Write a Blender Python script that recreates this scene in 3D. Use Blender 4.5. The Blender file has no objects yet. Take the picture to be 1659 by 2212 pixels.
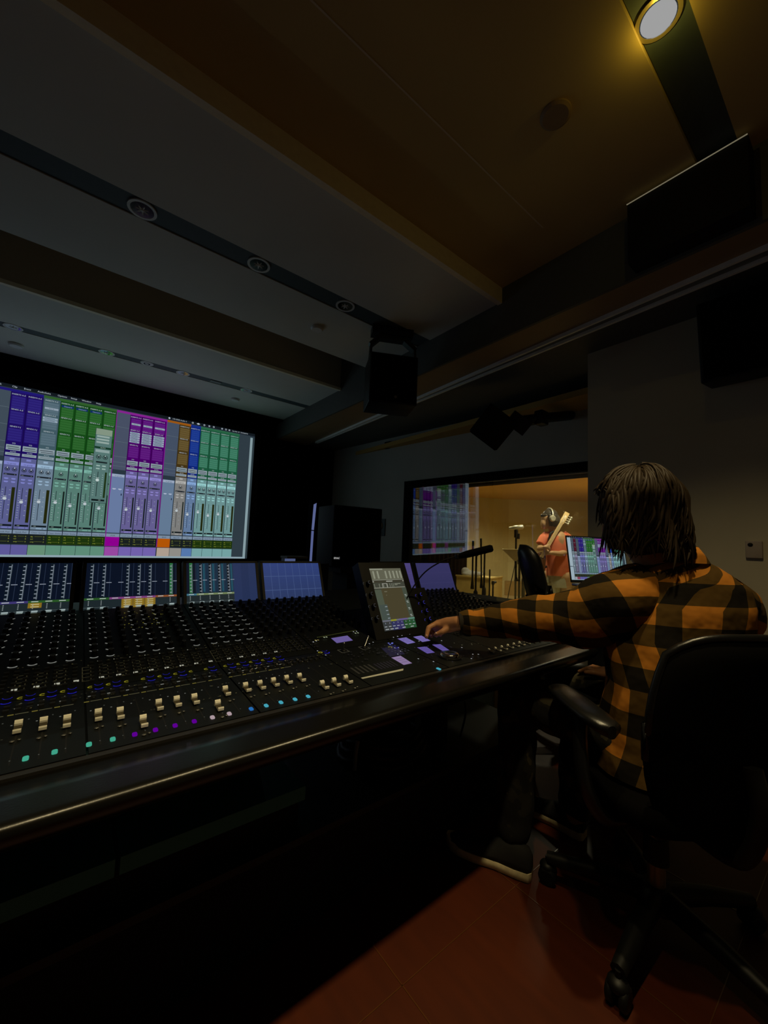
import bpy, bmesh, math, random
from mathutils import Vector, Matrix, noise
random.seed(7)
C = bpy.context.scene.collection
scene = bpy.context.scene
PI = math.pi

# ------------------------------------------------------------------ camera
H = 1.12
FPX = 850.0
yaw, pitch, roll = math.radians(38.2), math.atan(67/850.0), 0.04
fwd = Vector((math.sin(yaw)*math.cos(pitch), math.cos(yaw)*math.cos(pitch), math.sin(pitch)))
r0 = Vector((math.cos(yaw), -math.sin(yaw), 0)); u0 = r0.cross(fwd)
rgt = r0*math.cos(roll) + u0*math.sin(roll); up_ = u0*math.cos(roll) - r0*math.sin(roll)
cam_d = bpy.data.cameras.new('camera')
cam = bpy.data.objects.new('camera', cam_d); C.objects.link(cam)
cam.matrix_world = Matrix(((rgt.x, up_.x, -fwd.x, 0), (rgt.y, up_.y, -fwd.y, 0), (rgt.z, up_.z, -fwd.z, H), (0, 0, 0, 1)))
cam_d.sensor_fit = 'VERTICAL'; cam_d.sensor_height = 36.0; cam_d.lens = 36.0*FPX/2212.0
cam_d.clip_start = 0.02; cam_d.clip_end = 60
scene.camera = cam

# ------------------------------------------------------------------ world, exposure, room lights
w = bpy.data.worlds.new('world'); scene.world = w; w.use_nodes = True
w.node_tree.nodes['Background'].inputs[0].default_value = (0.02, 0.02, 0.02, 1)
w.node_tree.nodes['Background'].inputs[1].default_value = 0.1
scene.view_settings.view_transform = 'Standard'
scene.view_settings.look = 'None'
scene.view_settings.exposure = 0.0
scene.view_settings.gamma = 1.0
scene.view_settings.use_curve_mapping = False
scene.cycles.use_denoising = True
scene.cycles.max_bounces = 8
scene.cycles.sample_clamp_indirect = 4.0

WARM = (1.0, 0.80, 0.42)
LAMP_W = 62.0          # the ceiling downlights of the control room
SCREEN_W = 0.75        # each of the ten points that stand for the screen's glow
LIVE_W = 62.0          # the lamps of the live room
def spot(name, loc, power, color, size=PI*0.56, blend=0.9, radius=0.035, aim=(0, 0, -1)):
    l = bpy.data.lights.new(name, 'SPOT'); l.energy = power; l.color = color
    l.spot_size = size; l.spot_blend = blend; l.shadow_soft_size = radius
    o = bpy.data.objects.new(name, l); C.objects.link(o); o.location = loc
    o.rotation_euler = Vector(aim).to_track_quat('-Z', 'Y').to_euler()
    return o
spot('downlight_lamp', (1.29, 0.37, 2.70), LAMP_W, WARM)
for lx in (0.62, 0.04, -0.54):
    spot('downlight_lamp', (lx, 0.37, 2.70), LAMP_W*0.64, WARM, size=math.radians(64), blend=0.8)
hl = bpy.data.lights.new('lens_spill', 'POINT'); hl.energy = 0.30; hl.color = (1.0, 0.74, 0.10); hl.shadow_soft_size = 0.0
ho = bpy.data.objects.new('lens_spill', hl); C.objects.link(ho); ho.location = (1.29, 0.37, 2.715)
# the wide screen is the room's other light: small wide spots spread over its face
for i, c in enumerate(((0.55, 0.62, 0.9), (0.6, 0.95, 0.85), (0.62, 1.0, 0.8), (0.85, 0.7, 1.0), (0.6, 1.0, 0.95))):
    for z in (1.35, 2.0):
        spot('screen_glow', (-0.8+0.56*i, 4.80, z), SCREEN_W, c, size=PI*0.98, blend=1.0, radius=0.0, aim=(0, -1, 0))
for lx, ly in ((4.6, 2.2), (5.4, 3.9), (7.2, 3.6), (6.2, 5.2)):
    spot('live_room_spot', (lx, ly, 2.24), LIVE_W, (1.0, 0.95, 0.62), size=PI*0.85, radius=0.08)
spot('live_room_spot', (4.35, 3.15, 2.24), LIVE_W*0.7, (1.0, 0.93, 0.55), size=PI*0.5, radius=0.08)  # extra spot added to brighten the pine box
spot('live_room_uplight', (7.0, 3.0, 0.9), LIVE_W*0.35, (1.0, 0.62, 0.14), size=PI*0.8, radius=0.1, aim=(0, 0, 1))
spot('live_room_uplight', (5.2, 4.6, 0.9), LIVE_W*0.22, (1.0, 0.62, 0.14), size=PI*0.8, radius=0.1, aim=(0, 0, 1))

# ------------------------------------------------------------------ materials
def lin(c):
    return tuple(((v/255.0)/12.92 if v/255.0 <= 0.04045 else ((v/255.0+0.055)/1.055)**2.4) for v in c)
def mat(name, rgb, rough=0.6, metal=0.0, spec=0.5, noise_amt=0.12, nscale=30.0, bump=0.0, coat=0.0):
    m = bpy.data.materials.new(name); m.use_nodes = True
    nt = m.node_tree; b = nt.nodes['Principled BSDF']
    b.inputs['Roughness'].default_value = rough; b.inputs['Metallic'].default_value = metal
    b.inputs['Specular IOR Level'].default_value = spec
    b.inputs['Coat Weight'].default_value = coat
    tc = nt.nodes.new('ShaderNodeTexCoord'); n = nt.nodes.new('ShaderNodeTexNoise')
    n.inputs['Scale'].default_value = nscale; n.inputs['Detail'].default_value = 3
    nt.links.new(tc.outputs['Object'], n.inputs['Vector'])
    mx = nt.nodes.new('ShaderNodeMix'); mx.data_type = 'RGBA'
    a = [v*(1-noise_amt) for v in rgb]; c = [min(1, v*(1+noise_amt)) for v in rgb]
    mx.inputs[6].default_value = (*a, 1); mx.inputs[7].default_value = (*c, 1)
    nt.links.new(n.outputs['Fac'], mx.inputs[0]); nt.links.new(mx.outputs[2], b.inputs['Base Color'])
    if bump:
        bp = nt.nodes.new('ShaderNodeBump'); bp.inputs['Strength'].default_value = bump; bp.inputs['Distance'].default_value = 0.01
        nt.links.new(n.outputs['Fac'], bp.inputs['Height']); nt.links.new(bp.outputs[0], b.inputs['Normal'])
    return m
def emis(name, rgb255, k=1.0):
    m = bpy.data.materials.new(name); m.use_nodes = True; nt = m.node_tree; nt.nodes.clear()
    e = nt.nodes.new('ShaderNodeEmission'); o = nt.nodes.new('ShaderNodeOutputMaterial')
    e.inputs[0].default_value = (*lin(rgb255), 1); e.inputs[1].default_value = k
    nt.links.new(e.outputs[0], o.inputs[0]); return m
M = dict(
    ceiling=mat('ceiling_paint', (0.66, 0.65, 0.58), 0.75, nscale=2),
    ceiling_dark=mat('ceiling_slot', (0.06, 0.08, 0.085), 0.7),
    wood_ceiling=mat('ceiling_cove', (0.42, 0.33, 0.22), 0.6, nscale=2),
    black=mat('black_matte', (0.006, 0.006, 0.007), 0.75, spec=0.25),
    blackwall=mat('black_fabric_wall', (0.0015, 0.0015, 0.0018), 0.95, spec=0.05),
    ceiling_rear=mat('ceiling_veneer', (0.58, 0.42, 0.15), 0.6, nscale=2),
    soffit=mat('soffit_paint', (0.10, 0.105, 0.095), 0.6),
    soffit_low=mat('soffit_wood', (0.30, 0.20, 0.10), 0.55, nscale=4),
    wall=mat('wall_paint', (0.46, 0.45, 0.40), 0.85, nscale=3),
    jut=mat('wall_panel_paint', (0.46, 0.41, 0.30), 0.85, nscale=3),
    rail=mat('slot_trim', (0.88, 0.88, 0.84), 0.5),
    frame=mat('window_frame', (0.006, 0.006, 0.006), 0.9, spec=0.05),
    livewall=mat('live_room_wall', (0.66, 0.56, 0.27), 0.9, nscale=2),
    livewall2=mat('live_room_panel', (0.72, 0.64, 0.34), 0.9, nscale=2),
    liveceil=mat('live_room_ceiling', (0.60, 0.36, 0.10), 0.85, nscale=1.5),
    livewood=mat('live_room_skirting', (0.42, 0.26, 0.08), 0.5, nscale=6),
    livefloor=mat('live_room_floor', (0.55, 0.42, 0.2), 0.5, nscale=6),
    pine=mat('pine_wood', (0.72, 0.52, 0.16), 0.5, nscale=9, noise_amt=0.25),
    console=mat('console_black', (0.004, 0.004, 0.004), 0.5, spec=0.3),
    armrest=mat('armrest_leather', (0.0050, 0.0046, 0.0034), 0.27, spec=0.42, bump=0.02, nscale=300),
    panel=mat('console_panel', (0.0045, 0.0055, 0.0055), 0.5, spec=0.22),
    knob=mat('knob_rubber', (0.004, 0.004, 0.004), 0.45, spec=0.3),
    knobring=mat('knob_top_ring', (0.16, 0.16, 0.15), 0.3, metal=0.6),
    button=mat('button_rubber', (0.016, 0.016, 0.014), 0.5),
    fader=mat('fader_cap_ivory', (0.88, 0.85, 0.72), 0.35, noise_amt=0.05),
    fader_dark=mat('fader_cap_centre', (0.05, 0.04, 0.02), 0.4),
    slot=mat('fader_slot', (0.002, 0.002, 0.002), 0.6),
    bezel=mat('display_bezel', (0.014, 0.012, 0.010), 0.5),
    steel=mat('brushed_steel', (0.55, 0.55, 0.52), 0.25, metal=1.0),
    chrome=mat('chrome', (0.8, 0.78, 0.7), 0.08, metal=1.0, noise_amt=0.02),
    darkmetal=mat('dark_metal', (0.03, 0.03, 0.03), 0.4, metal=0.6),
    leather=mat('chair_black_vinyl', (0.007, 0.007, 0.007), 0.33, spec=0.55, bump=0.04, nscale=120),
    mesh=mat('chair_black_fabric', (0.0018, 0.0015, 0.0015), 0.9, spec=0.06),
    plastic=mat('black_plastic', (0.0035, 0.0035, 0.0035), 0.5, spec=0.3),
    chair_stem=mat('chair_stem', (0.35, 0.28, 0.14), 0.3, metal=0.5),
    skin=mat('skin', (0.52, 0.24, 0.11), 0.5, nscale=12, noise_amt=0.1),
    skin2=mat('skin_musician', (0.60, 0.36, 0.18), 0.55, nscale=12, noise_amt=0.08),
    hair=mat('brown_hair', (0.032, 0.019, 0.0075), 0.6, spec=0.25, nscale=60, noise_amt=0.4),
    hair2=mat('dark_hair', (0.06, 0.05, 0.035), 0.35, nscale=60, noise_amt=0.3),
    coral=mat('coral_shirt', (0.80, 0.20, 0.09), 0.8, nscale=12, noise_amt=0.15, bump=0.3),
    khaki=mat('khaki_trousers', (0.45, 0.44, 0.30), 0.8, nscale=20, bump=0.3),
    maple=mat('maple_neck', (0.75, 0.52, 0.22), 0.35),
    sunburst=mat('bass_body', (0.10, 0.04, 0.015), 0.25),
    white=mat('white_plastic', (0.75, 0.75, 0.72), 0.45),
    greyplate=mat('grey_plate', (0.22, 0.22, 0.21), 0.6),
    switchplate=mat('thermostat_plastic', (0.32, 0.26, 0.22), 0.6),
    sole=mat('pale_rubber_sole', (0.70, 0.60, 0.36), 0.6, nscale=60, noise_amt=0.3),
    shoe=mat('black_shoe_canvas', (0.01, 0.01, 0.01), 0.8),
    alu=mat('laptop_aluminium', (0.35, 0.35, 0.36), 0.35, metal=0.8),
    cloth=mat('grey_cover', (0.30, 0.29, 0.26), 0.9, bump=0.5, nscale=8),
    teal=mat('shelf_edge_screen_tint', (0.03, 0.26, 0.25), 0.5),  # teal stands for screen light reflected on the shelf edge
    shelf=mat('shelf_top', (0.014, 0.015, 0.012), 0.6),
    dullwhite=mat('mic_silver', (0.72, 0.68, 0.52), 0.35, metal=0.5),
    brass=mat('key_metal', (0.7, 0.65, 0.5), 0.2, metal=1.0),
)
def wood_floor():
    m = bpy.data.materials.new('cherry_floor'); m.use_nodes = True; nt = m.node_tree; b = nt.nodes['Principled BSDF']
    tc = nt.nodes.new('ShaderNodeTexCoord'); mp = nt.nodes.new('ShaderNodeMapping')
    mp.inputs['Scale'].default_value = (10, 1.6, 1)
    n = nt.nodes.new('ShaderNodeTexNoise'); n.inputs['Scale'].default_value = 3; n.inputs['Detail'].default_value = 6
    nt.links.new(tc.outputs['Object'], mp.inputs[0]); nt.links.new(mp.outputs[0], n.inputs['Vector'])
    n2 = nt.nodes.new('ShaderNodeTexNoise'); n2.inputs['Scale'].default_value = 2.2
    nt.links.new(tc.outputs['Object'], n2.inputs['Vector'])
    cr = nt.nodes.new('ShaderNodeValToRGB')
    cr.color_ramp.elements[0].position = 0.3; cr.color_ramp.elements[0].color = (0.046, 0.0072, 0.0006, 1)
    cr.color_ramp.elements[1].position = 0.75; cr.color_ramp.elements[1].color = (0.085, 0.0140, 0.0010, 1)
    mx = nt.nodes.new('ShaderNodeMath'); mx.operation = 'MULTIPLY_ADD'; mx.inputs[1].default_value = 0.5
    nt.links.new(n.outputs['Fac'], mx.inputs[0])
    ml = nt.nodes.new('ShaderNodeMath'); ml.operation = 'MULTIPLY'; ml.inputs[1].default_value = 0.5
    nt.links.new(n2.outputs['Fac'], ml.inputs[0]); nt.links.new(ml.outputs[0], mx.inputs[2])
    nt.links.new(mx.outputs[0], cr.inputs[0]); nt.links.new(cr.outputs[0], b.inputs['Base Color'])
    b.inputs['Roughness'].default_value = 0.5; b.inputs['Specular IOR Level'].default_value = 0.3
    return m
M['floor'] = wood_floor()
def plaid():
    m = bpy.data.materials.new('buffalo_check_flannel'); m.use_nodes = True; nt = m.node_tree; b = nt.nodes['Principled BSDF']
    uv = nt.nodes.new('ShaderNodeUVMap'); uv.uv_map = 'uv'; sp = nt.nodes.new('ShaderNodeSeparateXYZ')
    nt.links.new(uv.outputs[0], sp.inputs[0])
    outs = []
    for k in (0, 1):
        a = nt.nodes.new('ShaderNodeMath'); a.operation = 'FRACT'; nt.links.new(sp.outputs[k], a.inputs[0])
        g = nt.nodes.new('ShaderNodeMath'); g.operation = 'GREATER_THAN'; g.inputs[1].default_value = 0.5
        nt.links.new(a.outputs[0], g.inputs[0]); outs.append(g)
    s = nt.nodes.new('ShaderNodeMath'); s.operation = 'ADD'
    nt.links.new(outs[0].outputs[0], s.inputs[0]); nt.links.new(outs[1].outputs[0], s.inputs[1])
    h = nt.nodes.new('ShaderNodeMath'); h.operation = 'MULTIPLY'; h.inputs[1].default_value = 0.5; nt.links.new(s.outputs[0], h.inputs[0])
    cr = nt.nodes.new('ShaderNodeValToRGB'); cr.color_ramp.interpolation = 'CONSTANT'
    e = cr.color_ramp.elements; e[0].position = 0; e[0].color = (0.008, 0.006, 0.0035, 1)
    e[1].position = 0.25; e[1].color = (0.085, 0.046, 0.009, 1)
    e2 = e.new(0.75); e2.color = (0.50, 0.185, 0.022, 1)
    nt.links.new(h.outputs[0], cr.inputs[0]); nt.links.new(cr.outputs[0], b.inputs['Base Color'])
    b.inputs['Roughness'].default_value = 0.9; b.inputs['Specular IOR Level'].default_value = 0.15
    n = nt.nodes.new('ShaderNodeTexNoise'); n.inputs['Scale'].default_value = 14
    tc = nt.nodes.new('ShaderNodeTexCoord'); nt.links.new(tc.outputs['Object'], n.inputs['Vector'])
    bp = nt.nodes.new('ShaderNodeBump'); bp.inputs['Strength'].default_value = 0.5; bp.inputs['Distance'].default_value = 0.02
    nt.links.new(n.outputs['Fac'], bp.inputs['Height']); nt.links.new(bp.outputs[0], b.inputs['Normal'])
    return m
M['plaid'] = plaid()
def camo():
    m = bpy.data.materials.new('dark_camouflage_cloth'); m.use_nodes = True; nt = m.node_tree; b = nt.nodes['Principled BSDF']
    tc = nt.nodes.new('ShaderNodeTexCoord'); n = nt.nodes.new('ShaderNodeTexNoise'); n.inputs['Scale'].default_value = 14; n.inputs['Detail'].default_value = 2
    nt.links.new(tc.outputs['Object'], n.inputs['Vector'])
    cr = nt.nodes.new('ShaderNodeValToRGB'); cr.color_ramp.interpolation = 'CONSTANT'
    e = cr.color_ramp.elements; e[0].position = 0; e[0].color = (0.005, 0.0045, 0.0035, 1)
    e[1].position = 0.5; e[1].color = (0.016, 0.014, 0.008, 1)
    x = e.new(0.60); x.color = (0.07, 0.06, 0.03, 1)
    nt.links.new(n.outputs['Fac'], cr.inputs[0]); nt.links.new(cr.outputs[0], b.inputs['Base Color'])
    b.inputs['Roughness'].default_value = 0.9
    return m
M['camo'] = camo()
def glass():
    m = bpy.data.materials.new('window_glass'); m.use_nodes = True; nt = m.node_tree; nt.nodes.clear()
    o = nt.nodes.new('ShaderNodeOutputMaterial'); t = nt.nodes.new('ShaderNodeBsdfTransparent'); g = nt.nodes.new('ShaderNodeBsdfGlossy')
    g.inputs['Roughness'].default_value = 0.0; mx = nt.nodes.new('ShaderNodeMixShader'); mx.inputs[0].default_value = 0.13
    nt.links.new(t.outputs[0], mx.inputs[1]); nt.links.new(g.outputs[0], mx.inputs[2])
    nt.links.new(mx.outputs[0], o.inputs[0]); return m
M['glass'] = glass()
def attr_emis(name, base=(0.004, 0.004, 0.005)):
    m = bpy.data.materials.new(name); m.use_nodes = True; nt = m.node_tree; b = nt.nodes['Principled BSDF']
    a = nt.nodes.new('ShaderNodeAttribute'); a.attribute_name = 'col'
    b.inputs['Base Color'].default_value = (*base, 1); b.inputs['Roughness'].default_value = 0.35
    b.inputs['Specular IOR Level'].default_value = 0.2
    nt.links.new(a.outputs['Color'], b.inputs['Emission Color']); b.inputs['Emission Strength'].default_value = 1.0
    return m
M['screen'] = attr_emis('lit_screen')

# ------------------------------------------------------------------ mesh builder
class MB:
    def __init__(s): s.v = []; s.f = []; s.uv = {}; s.col = {}; s.mi = {}; s.sm = set(); s.cm = 0; s.cc = None; s.cs = False
    def add(s, vs, fs, smooth=None):
        b = len(s.v); s.v += [Vector(p) for p in vs]
        sm = s.cs if smooth is None else smooth
        for f in fs:
            i = len(s.f); s.f.append([b+k for k in f]); s.mi[i] = s.cm
            if s.cc is not None: s.col[i] = s.cc
            if sm: s.sm.add(i)
        return s
    def box(s, c, d, rot=None):
        c = Vector(c); d = [x/2 for x in d]
        vs = [Vector((x*d[0], y*d[1], z*d[2])) for x in (-1, 1) for y in (-1, 1) for z in (-1, 1)]
        if rot is not None: vs = [rot @ v for v in vs]
        return s.add([c+v for v in vs], [(0, 1, 3, 2), (4, 6, 7, 5), (0, 4, 5, 1), (2, 3, 7, 6), (0, 2, 6, 4), (1, 5, 7, 3)], False)
    def b2(s, x0, x1, y0, y1, z0, z1): return s.box(((x0+x1)/2, (y0+y1)/2, (z0+z1)/2), (x1-x0, y1-y0, z1-z0))
    def rbox(s, c, d, r, rot=None, seg=3):      # box with rounded vertical-profile edges via bevelled bmesh
        bm = bmesh.new(); bmesh.ops.create_cube(bm, size=1)
        for v in bm.verts: v.co = Vector((v.co.x*d[0], v.co.y*d[1], v.co.z*d[2]))
        bmesh.ops.bevel(bm, geom=bm.edges[:], offset=r, segments=seg, affect='EDGES', profile=0.5)
        bm.verts.index_update(); c = Vector(c)
        vs = [(c + (rot @ v.co if rot is not None else v.co)) for v in bm.verts]
        fs = [[v.index for v in f.verts] for f in bm.faces]; bm.free()
        return s.add(vs, fs, True)
    def tube(s, pts, rad, n=10, cap=True, smooth=True):
        pts = [Vector(p) for p in pts]
        if not hasattr(rad, '__len__'): rad = [rad]*len(pts)
        rings = []; prev = None
        for i, p in enumerate(pts):
            t = (pts[min(i+1, len(pts)-1)] - pts[max(i-1, 0)]).normalized()
            if prev is None:
                a = t.cross(Vector((0, 0, 1)))
                if a.length < 1e-3: a = t.cross(Vector((1, 0, 0)))
                a.normalize()
            else:
                a = (prev - t*prev.dot(t))
                a.normalize()
            prev = a; b = t.cross(a)
            rings.append([p + (a*math.cos(2*PI*k/n)+b*math.sin(2*PI*k/n))*rad[i] for k in range(n)])
        return s.loft(rings, cap, smooth)
    def loft(s, rings, cap=True, smooth=True, closed=True, uvs=None):
        n = len(rings[0]); vs = [p for r in rings for p in r]; fs = []
        m = n if closed else n-1
        base = len(s.f)
        for i in range(len(rings)-1):
            for k in range(m):
                fs.append((i*n+k, i*n+(k+1) % n, (i+1)*n+(k+1) % n, (i+1)*n+k))
        s.add(vs, fs, smooth)
        if uvs:
            j = base
            for i in range(len(rings)-1):
                for k in range(m):
                    s.uv[j] = [uvs[i][k], uvs[i][k+1], uvs[i+1][k+1], uvs[i+1][k]]; j += 1
        if cap:
            s.add(rings[0], [tuple(range(n))[::-1]], False); s.add(rings[-1], [tuple(range(n))], False)
        return s
    def cyl(s, p0, p1, r0, r1=None, n=16, smooth=True): return s.tube([p0, p1], [r0, r0 if r1 is None else r1], n, True, smooth)
    def disc(s, c, r, nrm=(0, 0, 1), n=20, ry=None):
        q = Vector(nrm).to_track_quat('Z', 'Y'); c = Vector(c)
        return s.add([c + q @ Vector((r*math.cos(2*PI*k/n), (ry or r)*math.sin(2*PI*k/n), 0)) for k in range(n)], [tuple(range(n))], False)
    def ring(s, c, r1, r2, nrm=(0, 0, 1), n=20, a0=0, a1=2*PI, ux=None):
        nn = Vector(nrm).normalized(); c = Vector(c)
        q = nn.to_track_quat('Z', 'Y')
        X = q @ Vector((1, 0, 0)) if ux is None else Vector(ux).normalized(); Y = nn.cross(X)
        vs = []
        for k in range(n+1):
            a = a0+(a1-a0)*k/n; d = X*math.cos(a)+Y*math.sin(a); vs += [c+d*r1, c+d*r2]
        return s.add(vs, [(2*k, 2*k+2, 2*k+3, 2*k+1) for k in range(n)], False)
    def ell(s, c, r, rot=None, nu=16, nv=10):
        c = Vector(c); vs = []; fs = []
        for j in range(nv+1):
            th = PI*j/nv
            for i in range(nu):
                ph = 2*PI*i/nu; v = Vector((math.sin(th)*math.cos(ph)*r[0], math.sin(th)*math.sin(ph)*r[1], math.cos(th)*r[2]))
                vs.append(c + (rot @ v if rot is not None else v))
        for j in range(nv):
            for i in range(nu): fs.append((j*nu+i, (j+1)*nu+i, (j+1)*nu+(i+1) % nu, j*nu+(i+1) % nu))
        return s.add(vs, fs, True)
    def prism(s, poly, axis, a0, a1):            # poly of 2D points extruded along axis 'x','y','z'
        def P(p, a): return {'x': (a, p[0], p[1]), 'y': (p[0], a, p[1]), 'z': (p[0], p[1], a)}[axis]
        n = len(poly); vs = [P(p, a0) for p in poly]+[P(p, a1) for p in poly]
        fs = [(k, (k+1) % n, n+(k+1) % n, n+k) for k in range(n)]+[tuple(range(n))[::-1], tuple(range(n, 2*n))]
        return s.add(vs, fs, False)
    def mesh(s, name, mats, origin=(0, 0, 0), recalc=True):
        o = Vector(origin); me = bpy.data.meshes.new(name)
        me.from_pydata([tuple(v-o) for v in s.v], [], s.f)
        for m in (mats if isinstance(mats, (list, tuple)) else [mats]): me.materials.append(m)
        for i, p in enumerate(me.polygons):
            p.material_index = s.mi.get(i, 0); p.use_smooth = i in s.sm
        if s.uv:
            L = me.uv_layers.new(name='uv')
            for i, p in enumerate(me.polygons):
                if i in s.uv:
                    for li, u in zip(p.loop_indices, s.uv[i]): L.data[li].uv = u
        if s.col:
            A = me.color_attributes.new('col', 'FLOAT_COLOR', 'CORNER')
            for i, p in enumerate(me.polygons):
                c = s.col.get(i, (0, 0, 0))
                for li in p.loop_indices: A.data[li].color = (*c, 1)
        if recalc:
            bm = bmesh.new(); bm.from_mesh(me); bmesh.ops.recalc_face_normals(bm, faces=bm.faces[:]); bm.to_mesh(me); bm.free()
        me.update(); return me
def gpos(o):
    p = Vector((0, 0, 0))
    while o is not None: p = p + o.location; o = o.parent
    return p
def setp(o, label=None, cat=None, group=None, kind=None):
    if label: o['label'] = label
    if cat: o['category'] = cat
    if group: o['group'] = group
    if kind: o['kind'] = kind
    return o
def thing(name, loc, label, cat, group=None):
    o = bpy.data.objects.new(name, None); C.objects.link(o); o.location = loc; o.empty_display_size = 0.05
    return setp(o, label, cat, group)
def part(name, mb, mats, parent=None, label=None, origin=None):
    og = Vector(origin) if origin is not None else (gpos(parent) if parent is not None else Vector((0, 0, 0)))
    me = mb.mesh(name, mats, og)
    o = bpy.data.objects.new(name, me); C.objects.link(o)
    if parent is not None: o.parent = parent; o.location = og - gpos(parent)
    else: o.location = og
    if label: o['label'] = label
    return o
def one(name, mb, mats, label, cat, origin, group=None):
    o = part(name, mb, mats, None, None, origin); return setp(o, label, cat, group)
def struct(name, mb, mats, parent=None, origin=(0, 0, 0)):
    o = part(name, mb, mats, parent, None, None if parent is not None else origin)
    if parent is None: o['kind'] = 'structure'
    return o
def copy_thing(root, loc, label=None):
    def cp(o, par):
        c = o.copy(); C.objects.link(c); c.parent = par
        for ch in list(o.children): cp(ch, c)
        return c
    r = cp(root, None); r.location = loc
    if label: r['label'] = label
    return r
def remesh(obj, voxel, smooth=6):
    m = obj.modifiers.new('r', 'REMESH'); m.mode = 'VOXEL'; m.voxel_size = voxel
    s = obj.modifiers.new('s', 'SMOOTH'); s.iterations = smooth; s.factor = 0.5
    dg = bpy.context.evaluated_depsgraph_get(); me = bpy.data.meshes.new_from_object(obj.evaluated_get(dg))
    obj.modifiers.clear(); old = obj.data; mats = list(old.materials); obj.data = me
    me.materials.clear()
    for x in mats: me.materials.append(x)
    for p in me.polygons: p.use_smooth = True; p.material_index = 0
    return obj
_tc = {}
def text_geo(txt):
    if txt in _tc: return _tc[txt]
    cu = bpy.data.curves.new('t', 'FONT'); cu.body = txt; cu.size = 1.0; cu.resolution_u = 2
    ob = bpy.data.objects.new('t', cu); C.objects.link(ob)
    dg = bpy.context.evaluated_depsgraph_get(); me = bpy.data.meshes.new_from_object(ob.evaluated_get(dg))
    vs = [v.co.copy() for v in me.vertices]; fs = [list(p.vertices) for p in me.polygons]
    wd = max([v.x for v in vs], default=0)
    bpy.data.objects.remove(ob); bpy.data.curves.remove(cu); bpy.data.meshes.remove(me)
    _tc[txt] = (vs, fs, wd); return _tc[txt]
class UI:
    """flat artwork of one lit screen: rectangles and lettering laid on its plane"""
    def __init__(s, O, X, Y, N, sx=1.0, sy=1.0, step=0.0004): s.O = Vector(O); s.X = Vector(X)*sx; s.Y = Vector(Y)*sy; s.N = Vector(N)*step; s.mb = MB()
    def P(s, x, y, l): return s.O + s.X*x + s.Y*y + s.N*l
    def rect(s, x0, x1, y0, y1, c, l=0):
        s.mb.cc = lin(c); s.mb.add([s.P(x0, y0, l), s.P(x1, y0, l), s.P(x1, y1, l), s.P(x0, y1, l)], [(0, 1, 2, 3)], False)
    def quad(s, p, c, l=0):
        s.mb.cc = lin(c); s.mb.add([s.P(a, b, l) for a, b in p], [tuple(range(len(p)))], False)
    def ring(s, x, y, r0, r1, c, l=1, a0=0, a1=2*PI, n=12):
        s.mb.cc = lin(c); vs = []
        for k in range(n+1):
            a = a0+(a1-a0)*k/n; vs += [s.P(x+r0*math.cos(a), y+r0*math.sin(a), l), s.P(x+r1*math.cos(a), y+r1*math.sin(a), l)]
        s.mb.add(vs, [(2*k, 2*k+2, 2*k+3, 2*k+1) for k in range(n)], False)
    def disc(s, x, y, r, c, l=1, n=10):
        s.mb.cc = lin(c); s.mb.add([s.P(x+r*math.cos(2*PI*k/n), y+r*math.sin(2*PI*k/n), l) for k in range(n)], [tuple(range(n))], False)
    def text(s, t, x, y, h, c, l=2, align='l'):
        vs, fs, wd = text_geo(t); k = h/0.72; ox = {'l': 0, 'c': -wd*k/2, 'r': -wd*k}[align]
        s.mb.cc = lin(c); s.mb.add([s.P(x+ox+v.x*k, y+v.y*k, l) for v in vs], fs, False)
# small builders for the voxel-merged bodies
def limb(mb, pts, rad, n=14):
    """tapered capsule chain through the joints"""
    for (a, b, ra, rb) in zip(pts[:-1], pts[1:], rad[:-1], rad[1:]):
        mb.tube([a, b], [ra, rb], n)
    for p, r in zip(pts, rad): mb.ell(p, (r, r, r), nu=14, nv=10)

# ================================================================== ROOM
XL, XS, YB, YF = -2.4, 2.0, -1.2, 4.90
mb = MB().b2(XL-0.1, 3.72, YB-0.1, YF+0.1, -0.05, 0.0); struct('floor', mb, M['floor'])
# floor joints: narrow dark grooves with one worn bright edge
mb = MB()
for x in (0.75, 1.25, 1.75, 2.25): mb.b2(x-0.0015, x+0.0015, YB, 3.0, 0.0002, 0.0012)
for y in (-0.7, -0.2, 0.3, 0.80): mb.b2(-1.5, 2.59, y-0.0012, y+0.0012, 0.0002, 0.0012)
struct('trim_1', mb, mat('floor_joint', (0.09, 0.03, 0.005), 0.3, spec=0.8))
# walls
struct('wall_front', MB().b2(XL-0.1, 3.02, YF, YF+0.12, 0, 3.0), M['blackwall'])
struct('wall_left', MB().b2(XL-0.12, XL, YB, YF, 0, 3.0), M['wall'])
struct('wall_back', MB().b2(XL-0.1, 2.6, YB-0.12, YB, 0, 3.0), M['wall'])
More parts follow.
